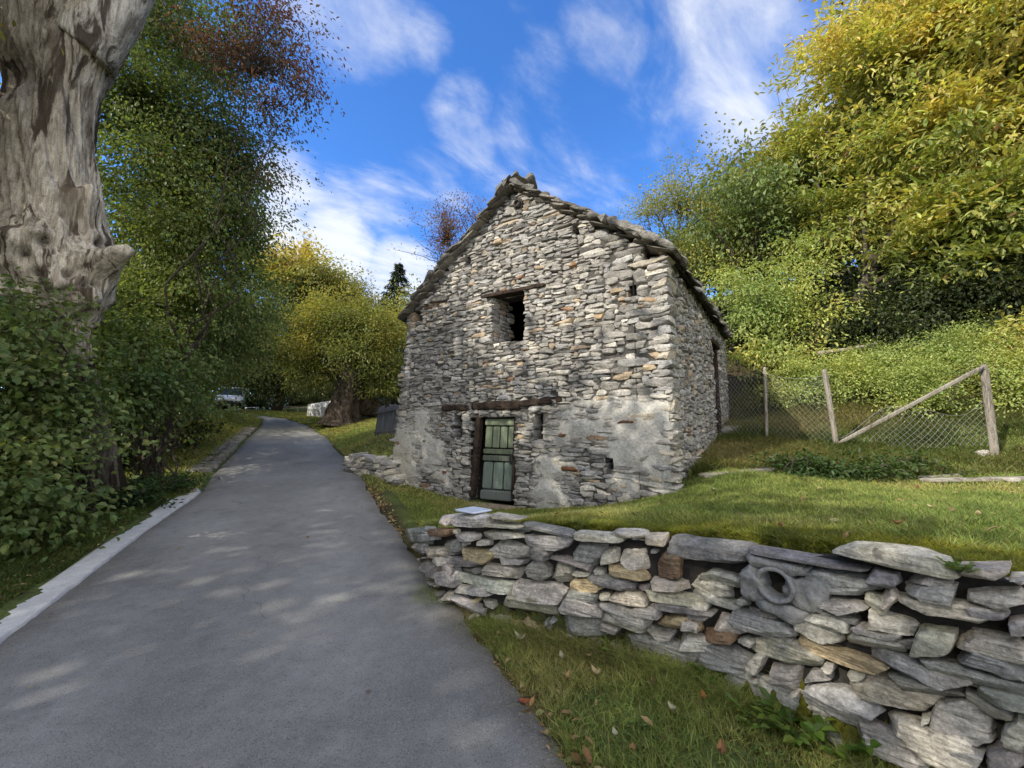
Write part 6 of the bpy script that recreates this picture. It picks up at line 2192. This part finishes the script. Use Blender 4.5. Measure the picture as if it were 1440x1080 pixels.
def railing():
    a, b = at(345, 581, 29.0), at(363, 581, 28.4)
    a[2], b[2] = a[2], b[2]
    root = thing('white_railing', a, 'small white pipe railing to the right of the parked van', 'railing')
    M_W = plain_mat('white railing paint', (0.7, 0.7, 0.68), 0.5, 9, 0.1, 0.05, 0.002)
    ga, gb = float(gz(a[0], a[1])), float(gz(b[0], b[1]))
    for f in (0, 1):
        p = a * (1 - f) + b * f
        V, F = tube(np.array([[p[0], p[1], (ga, gb)[f] - 0.1], [p[0], p[1], a[2] + 0.42]]), 0.03, 8)
        MB().add(V, F).build('post', M_W, root)
    for h in (0.40, 0.12):
        V, F = tube(np.array([a + [0, 0, h], (a + b) / 2 + [0, 0, h], b + [0, 0, h]]), 0.026, 8)
        MB().add(V, F).build('rail', M_W, root)
railing()

# low timber rail across the far end of the lane
def far_rail():
    a, b = at(398, 581, 27.5), at(440, 581, 26.5)
    a[2] = float(gz(a[0], a[1])); b[2] = float(gz(b[0], b[1]))
    root = thing('timber_rail', a, 'low dark timber rail across the far grass beyond the bend', 'rail')
    for f in (0.03, 0.5, 0.97):
        p = a * (1 - f) + b * f
        V, F = obox(p + ZUP * 0.12, np.array([0.05, 0, 0]), np.array([0, 0.05, 0]), ZUP * 0.22, 0.1, (3, 3, 4))
        MB().add(V, F).build('post', M_TIMBER, root)
    V, F = obox((a + b) / 2 + ZUP * 0.30, (b - a) / 2, np.array([0, 0.05, 0]), ZUP * 0.06, 0.1, (10, 3, 3), 0.01)
    MB().add(V, F).build('rail', M_TIMBER, root)
far_rail()

# ------------------------------------------------------------------ grass, moss, fallen leaves, weeds
M_GRASS = leaf_mat('grass blades', 0.3, 0.6, 0.2)
def surf(x, y):
    return gz(x, y)
def inside_house(x, y, m=0.0):
    t = (x - HC[0]) * HE[0] + (y - HC[1]) * HE[1]
    s = (x - HC[0]) * HS[0] + (y - HC[1]) * HS[1]
    return (t > -0.04 - m) & (t < HW + 0.03 + m) & (s > -0.06 - m) & (s < HLEN + m)
def blades(mb, x, y, h, w, pal, rng, lean=0.5, key=None):
    z = surf(x, y) - 0.006
    n = len(x)
    a = rng.uniform(0, 2 * PI, n)
    sx = np.stack([np.cos(a), np.sin(a), np.zeros(n)], -1)
    b = rng.uniform(0, 2 * PI, n)
    ln = rng.random(n) * lean
    dirs = np.stack([np.cos(b) * ln, np.sin(b) * ln, np.ones(n)], -1)
    base = np.stack([x, y, z], -1)
    hh = h * rng.uniform(0.5, 1.25, n)
    mid = base + dirs * (hh * 0.55)[:, None]
    tip = base + dirs * np.array([1.75, 1.75, 1.0]) * hh[:, None]
    ww = (w * rng.uniform(0.7, 1.3, n))[:, None]
    V = np.stack([base - sx * ww * 0.5, base + sx * ww * 0.5, mid + sx * ww * 0.42, tip, mid - sx * ww * 0.42], 1)
    k = np.arange(n)[:, None] * 5
    Fq = k + np.array([[0, 1, 2, 4]])
    Ft = k + np.array([[4, 2, 3]])
    if key is None:
        key = 0.5 + 0.7 * fbm2(x * 1.5, y * 1.5, 3, 61) + rng.normal(0, 0.15, n)
    c = palette_cols(pal, key, rng, 0.25)
    dead = rng.random(n) < 0.07
    c[dead] = np.array([0.26, 0.21, 0.10]) * rng.uniform(0.6, 1.2, (dead.sum(), 1))
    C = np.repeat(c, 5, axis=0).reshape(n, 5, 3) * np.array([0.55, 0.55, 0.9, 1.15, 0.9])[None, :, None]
    mb.add(V.reshape(-1, 3), [Fq, Ft], C.reshape(-1, 3))
LAWN = [(0.15, 0.205, 0.05), (0.22, 0.28, 0.068), (0.31, 0.345, 0.09), (0.43, 0.39, 0.14)]
DRYG = [(0.10, 0.11, 0.03), (0.18, 0.16, 0.06), (0.28, 0.23, 0.10), (0.34, 0.27, 0.13)]
def scatter(x0, x1, y0, y1, n, rng):
    return rng.uniform(x0, x1, n), rng.uniform(y0, y1, n)
def make_grass():
    rng = np.random.default_rng(401)
    # strip between road and wall
    mb = MB()
    x, y = scatter(-1.6, 2.0, 0.9, 5.0, 330000, rng)
    dr = x - xr(y)
    sdw, _ = seg_dist(x, y, BORDER)
    bare = fbm2(x * 2.2, y * 2.2, 3, 63)
    ok = (dr > 0.015 + 0.05 * rng.random(len(x))) & (sdw < -0.005) & (rng.random(len(x)) < np.clip(0.95 - 1.1 * sstep(0.05, 0.5, bare), 0.2, 1))
    x, y = x[ok], y[ok]
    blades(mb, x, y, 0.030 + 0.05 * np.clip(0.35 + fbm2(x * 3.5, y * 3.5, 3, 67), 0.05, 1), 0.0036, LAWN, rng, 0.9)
    # broad-leaved weeds in the turf
    m = 5200
    cx, cy = rng.uniform(-1.0, 1.6, 220), rng.uniform(1.2, 4.2, 220)
    k = rng.integers(0, 220, m)
    x, y = cx[k] + rng.normal(0, 0.05, m), cy[k] + rng.normal(0, 0.05, m)
    sdw, _ = seg_dist(x, y, BORDER)
    ok = (x - xr(y) > 0.03) & (sdw < -0.01)
    x, y = x[ok], y[ok]
    a = rng.uniform(0, 2 * PI, len(x))
    leaves(mb, np.stack([x, y, surf(x, y) + rng.uniform(0.008, 0.035, len(x))], -1), np.stack([np.cos(a), np.sin(a), rng.uniform(0, 0.5, len(x))], -1),
           np.array([0, 0, 1.0]) + rng.normal(0, 0.3, (len(x), 3)), rng.uniform(0.015, 0.034, len(x)), rng.uniform(0.010, 0.02, len(x)), palette_cols([(0.07, 0.12, 0.03), (0.12, 0.18, 0.04), (0.19, 0.23, 0.06)], rng.random(len(x)), rng))
    # lawn on the terrace
    x, y = scatter(-3.6, 9.0, 1.2, 8.2, 420000, rng)
    dist = np.hypot(x, y)
    sdw, _ = seg_dist(x, y, BORDER)
    ok = (sdw > 0.14) & ~inside_house(x, y) & (rng.random(len(x)) < np.clip(4.2 / dist, 0.25, 1)) & (x - xr(y) > 0.05)
    x, y, dist, sdw = x[ok], y[ok], dist[ok], sdw[ok]
    mossy = (sdw < 0.55 + 0.25 * fbm2(x * 2, y * 2, 3, 65)) & (x > 1.0) & (y < 3.6)
    key = 0.5 + 0.7 * fbm2(x * 1.1, y * 1.1, 3, 61) + rng.normal(0, 0.15, len(x))
    keep = ~mossy | (rng.random(len(x)) < 0.12)
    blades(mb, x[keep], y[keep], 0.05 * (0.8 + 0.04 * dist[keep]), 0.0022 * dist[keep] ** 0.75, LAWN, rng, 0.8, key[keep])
    # verge left of the kerb and both verges up the lane
    x, y = scatter(-8.0, -2.5, 1.0, 9.0, 200000, rng)
    dl = xl(y) - x
    ok = (dl > 0.32) & (dl < 3.0) & (rng.random(len(x)) < np.clip(1.3 - dl * 0.35, 0.1, 1))
    blades(mb, x[ok], y[ok], 0.06, 0.008, [(0.055, 0.085, 0.02), (0.09, 0.13, 0.03), (0.15, 0.18, 0.04)], rng, 0.9)
    x, y = scatter(-18.0, -1.0, 7.5, 27.0, 210000, rng)
    dl, dr = xl(y) - x, x - xr(y)
    ok = (((dl > 0.1) & (dl < 3.5)) | ((dr > 0.05) & (dr < 6.0))) & ~inside_house(x, y) & ~((dl > 0) & (dl < 0.62) & (y > 9.2) & (y < 19))
    x, y = x[ok], y[ok]
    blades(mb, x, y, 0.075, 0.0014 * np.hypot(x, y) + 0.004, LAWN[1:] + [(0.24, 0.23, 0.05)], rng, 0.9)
    o = mb.build('grass', M_GRASS, None, smooth=False)
    tag(o, 'short green grass of the strip, lawn and verges', 'grass', kind='stuff')
    # rough dry grass by the fence and along the bank
    mb = MB()
    x, y = scatter(2.6, 12.0, 5.4, 12.5, 150000, rng)
    n = fbm2(x * 1.3, y * 1.3, 3, 71)
    bank = y + 0.03 * x
    ok = ~inside_house(x, y, 0.05) & (bank > 6.15 + 0.3 * n) & (rng.random(len(x)) < np.clip(0.75 + n, 0.1, 1))
    x, y, n = x[ok], y[ok], n[ok]
    blades(mb, x, y, 0.15 + 0.08 * n, 0.012, [(0.06, 0.09, 0.02), (0.11, 0.13, 0.03), (0.20, 0.18, 0.06), (0.30, 0.25, 0.11)], rng, 1.1, 0.45 + 0.8 * fbm2(x * 0.8, y * 0.8, 3, 73) + rng.normal(0, .15, len(x)))
    # straw lying along the road edge
    y2 = rng.uniform(1.0, 5.2, 5000)
    x2 = xr(y2) + rng.normal(0.03, 0.03, len(y2))
    blades(mb, x2, y2, 0.05, 0.003, DRYG, rng, 2.6)
    # tussocks at the foot of the dry wall
    u = rng.uniform(0.9, _wl[-1], 16000)
    q = wall_xy(u); t_, n_ = wall_frame(u)
    q = q + n_ * np.abs(rng.normal(0.0, 0.07, len(u)))[:, None]
    k = fbm2(q[:, 0] * 3, q[:, 1] * 3, 2, 5) > -0.1
    blades(mb, q[k, 0], q[k, 1], 0.10, 0.004, LAWN[:3] + [(0.2, 0.18, 0.07)], rng, 1.2)
    o = mb.build('rough_grass', M_GRASS, None, smooth=False)
    tag(o, 'long dry grass on the bank around the fence and along the walls', 'grass', kind='stuff')
    # moss cushions hanging over the top of the wall
    mb = MB()
    u = rng.uniform(1.9, _wl[-1] - 0.4, 110000)
    q = wall_xy(u); t_, n_ = wall_frame(u)
    off = rng.gamma(2.0, 0.11, len(u))
    x, y = q[:, 0] - n_[:, 0] * (0.055 + off), q[:, 1] - n_[:, 1] * (0.055 + off)
    key = 0.5 + 0.8 * fbm2(x * 4, y * 4, 3, 81) + rng.normal(0, 0.12, len(u))
    blades(mb, x, y, 0.035, 0.006, [(0.11, 0.13, 0.02), (0.21, 0.22, 0.025), (0.32, 0.30, 0.035)], rng, 1.2, key)
    o = mb.build('moss', M_GRASS, None, smooth=False)
    tag(o, 'yellow green moss along the top of the dry stone wall', 'moss', kind='stuff')
make_grass()

M_DRY = leaf_mat('dry leaves', 0.2, 0.7, 0.2)
def fallen():
    rng = np.random.default_rng(501)
    def leafmesh(mb, p, size, yaw, col, curl):
        a = np.array([math.cos(yaw), math.sin(yaw), 0]); s = np.array([-a[1], a[0], 0])
        n = 9
        V = []
        for i in range(n):
            t = i / (n - 1)
            w = 0.36 * math.sin(PI * min(1, t * 1.02)) ** 0.75 * (1 - 0.25 * t) * size * (0.92 + 0.16 * (i % 2))
            z = curl * size * (4 * (t - 0.5) ** 2) * 0.35 + 0.008
            for k in (-1, -0.5, 0, 0.5, 1):
                V.append(p + a * (t - 0.5) * size + s * w * k + ZUP * (z + curl * size * 0.22 * abs(k) ** 1.5))
        mb.add(V, grid_faces(n, 5), col)
        st_ = [p - a * size * 0.5 + ZUP * (curl * size * 0.35), p - a * size * 0.66 + s * size * 0.05 + ZUP * 0.008]
        V, F = tube(np.array([st_[0], (st_[0] + st_[1]) / 2, st_[1]]), 0.0016, 4, False)
        mb.add(V, F, np.array(col) * 0.6)
    # the larger ones, each on its own
    L = [(731, 901, .16), (738, 990, .12), (655, 846, .10), (672, 870, .10), (790, 928, .10), (798, 955, .09), (838, 950, .11), (700, 893, .08), (828, 925, .08), (890, 1055, .10), (1015, 1062, .13), (865, 1035, .08), (945, 1000, .09), (990, 985, .08),
         (668, 903, .07), (1098, 742, .10), (1262, 739, .10), (1376, 726, .09), (1005, 690, .12), (1290, 687, .14), (1130, 705, .09), (836, 757, .08), (1310, 715, .10), (552, 757, .10), (549, 785, .08), (585, 698, .1), (1190, 758, .08)]
    grp = 'dry fallen leaves lying on the grass'
    for i, (px, py, sz) in enumerate(L):
        d = ray(px, py)
        Y = 0.9
        while Y < 12:
            p = EYE + d * (Y / d[1])
            if p[2] < float(gz(p[0], p[1])) + 0.035:
                break
            Y += 0.01
        sz *= 0.55
        mb = MB()
        col = [(0.42, 0.19, 0.07), (0.46, 0.30, 0.15), (0.50, 0.38, 0.22), (0.33, 0.17, 0.08), (0.46, 0.42, 0.30)][int(rng.integers(5))]
        if i == 1:
            col = (0.40, 0.12, 0.05)
        leafmesh(mb, p, sz * rng.uniform(0.8, 1.0), rng.uniform(0, 6.28), col, rng.uniform(0.5, 1.5))
        o = mb.build('fallen_leaf', M_DRY)
        tag(o, 'curled dry brown leaf lying on the grass', 'leaf', grp)
    # fine litter nobody could count
    mb = MB()
    n = 6200
    x, y = scatter(-4.5, 7.5, 1.2, 9.0, n, rng)
    y[:900] = rng.uniform(1.0, 20.0, 900); x[:900] = xr(y[:900]) + rng.gamma(1.5, 0.09, 900) - 0.06
    y[900:1600] = rng.uniform(1.0, 20.0, 700); x[900:1600] = xl(y[900:1600]) - rng.gamma(1.5, 0.15, 700) - 0.25
    x[2300:4700] = xr(y[2300:4700]) + rng.gamma(1.6, 0.06, 2400) - 0.05; y0_ = rng.uniform(1.2, 8.0, 60); y[2300:4700] = y0_[rng.integers(0, 60, 2400)] + rng.normal(0, 0.12, 2400); x[2300:4700] = xr(y[2300:4700]) + rng.gamma(1.6, 0.05, 2400) - 0.05
    x[1600:2300] = rng.uniform(3, 9, 700); y[1600:2300] = rng.uniform(5.8, 10, 700)
    sdw, _ = seg_dist(x, y, BORDER)
    on_r = (x < xr(y) + 0.02) & (x > xl(y) - 0.3)
    ok = ~inside_house(x, y, 0.02) & ((sdw > 0.2) | (sdw < -0.05)) & (~on_r | (rng.random(n) < 0.05))
    x, y = x[ok], y[ok]; n = len(x)
    a = rng.uniform(0, 2 * PI, n)
    zz = np.where((x < xr(y)) & (x > xl(y)), zr(y) + 0.02, surf(x, y) + 0.02)
    c = np.stack([x, y, zz], -1)
    dirs = np.stack([np.cos(a), np.sin(a), rng.normal(0, 0.25, n)], -1)
    sc = 0.016 + 0.06 * rng.random(n) ** 2.2
    col = palette_cols([(0.16, 0.09, 0.045), (0.30, 0.18, 0.08), (0.42, 0.30, 0.15), (0.40, 0.34, 0.14)], rng.random(n), rng)
    leaves(mb, c, dirs, np.array([0, 0, 1.0]) + rng.normal(0, 0.3, (n, 3)), sc, sc * 0.5, col, False, 0.35, -0.25)
    o = mb.build('leaf_litter', M_DRY, None, smooth=False)
    tag(o, 'scattered dry leaf litter on the grass and road edges', 'leaf litter', kind='stuff')
fallen()

def weeds():
    rng = np.random.default_rng(601)
    W_ = [(862, 918, 0.10, 'bright green seedling by the foot of the dry stone wall, left of the others'), (996, 948, 0.13, 'green leafy weed growing out of the middle of the wall foot'), (1115, 1035, 0.17, 'spreading jagged leaved weed under the large slab at the wall foot'),
          (1180, 1058, 0.16, 'leafy weed nearest the viewer at the wall foot'), (1062, 1020, 0.11, 'small weed beside the pale pebble at the wall foot'), (1350, 805, 0.06, 'tiny creeping plant rooted between two coping stones'), (745, 893, 0.06, 'small green sprout below the pale boulder near the road end of the wall')]
    for px, py, sz, lab in W_:
        h = wall_hit(px, py)
        d = ray(px, py)
        if py < 850:
            p = np.array([*(wall_xy(h[1]) + wall_frame(h[1])[1] * 0.0), h[2]])
        else:
            Y = 0.9
            while Y < 12:
                p = EYE + d * (Y / d[1])
                if p[2] < float(gz(p[0], p[1])) + 0.02:
                    break
                Y += 0.01
        root = thing('weed', p, lab, 'plant')
        mb, ms = MB(), MB()
        n = 7
        for k in range(n):
            a = 2 * PI * k / n + rng.uniform(-.3, .3)
            el = rng.uniform(0.3, 0.9)
            tip = p + np.array([math.cos(a), math.sin(a), el]) * sz * rng.uniform(0.5, 0.9)
            V, F = tube(bent(p, tip, 5, 0.05, 0.01, rng), np.linspace(0.003, 0.0012, 5), 5)
            ms.add(V, F, (0.12, 0.13, 0.04))
            m = 7
            t = np.linspace(0.35, 1, m)
            c = p + (tip - p) * t[:, None]
            sg = np.where(np.arange(m) % 2 == 0, 1, -1)[:, None]
            sd_ = np.array([-math.sin(a), math.cos(a), 0.15])
            dirs = sd_ * sg * 0.9 + nrm(tip - p) * 0.7
            dirs[-1] = nrm(tip - p)
            leaves(mb, c, dirs, np.array([0, 0, 1.0]) + rng.normal(0, .25, (m, 3)), sz * 0.42 * rng.uniform(.7, 1.1, m), sz * 0.24, palette_cols([(0.07, 0.13, 0.02), (0.13, 0.20, 0.03), (0.20, 0.26, 0.04)], rng.random(m), rng))
        ms.build('stem', M_GRASS, root)
        mb.build('foliage', M_LEAF, root, smooth=False)
weeds()
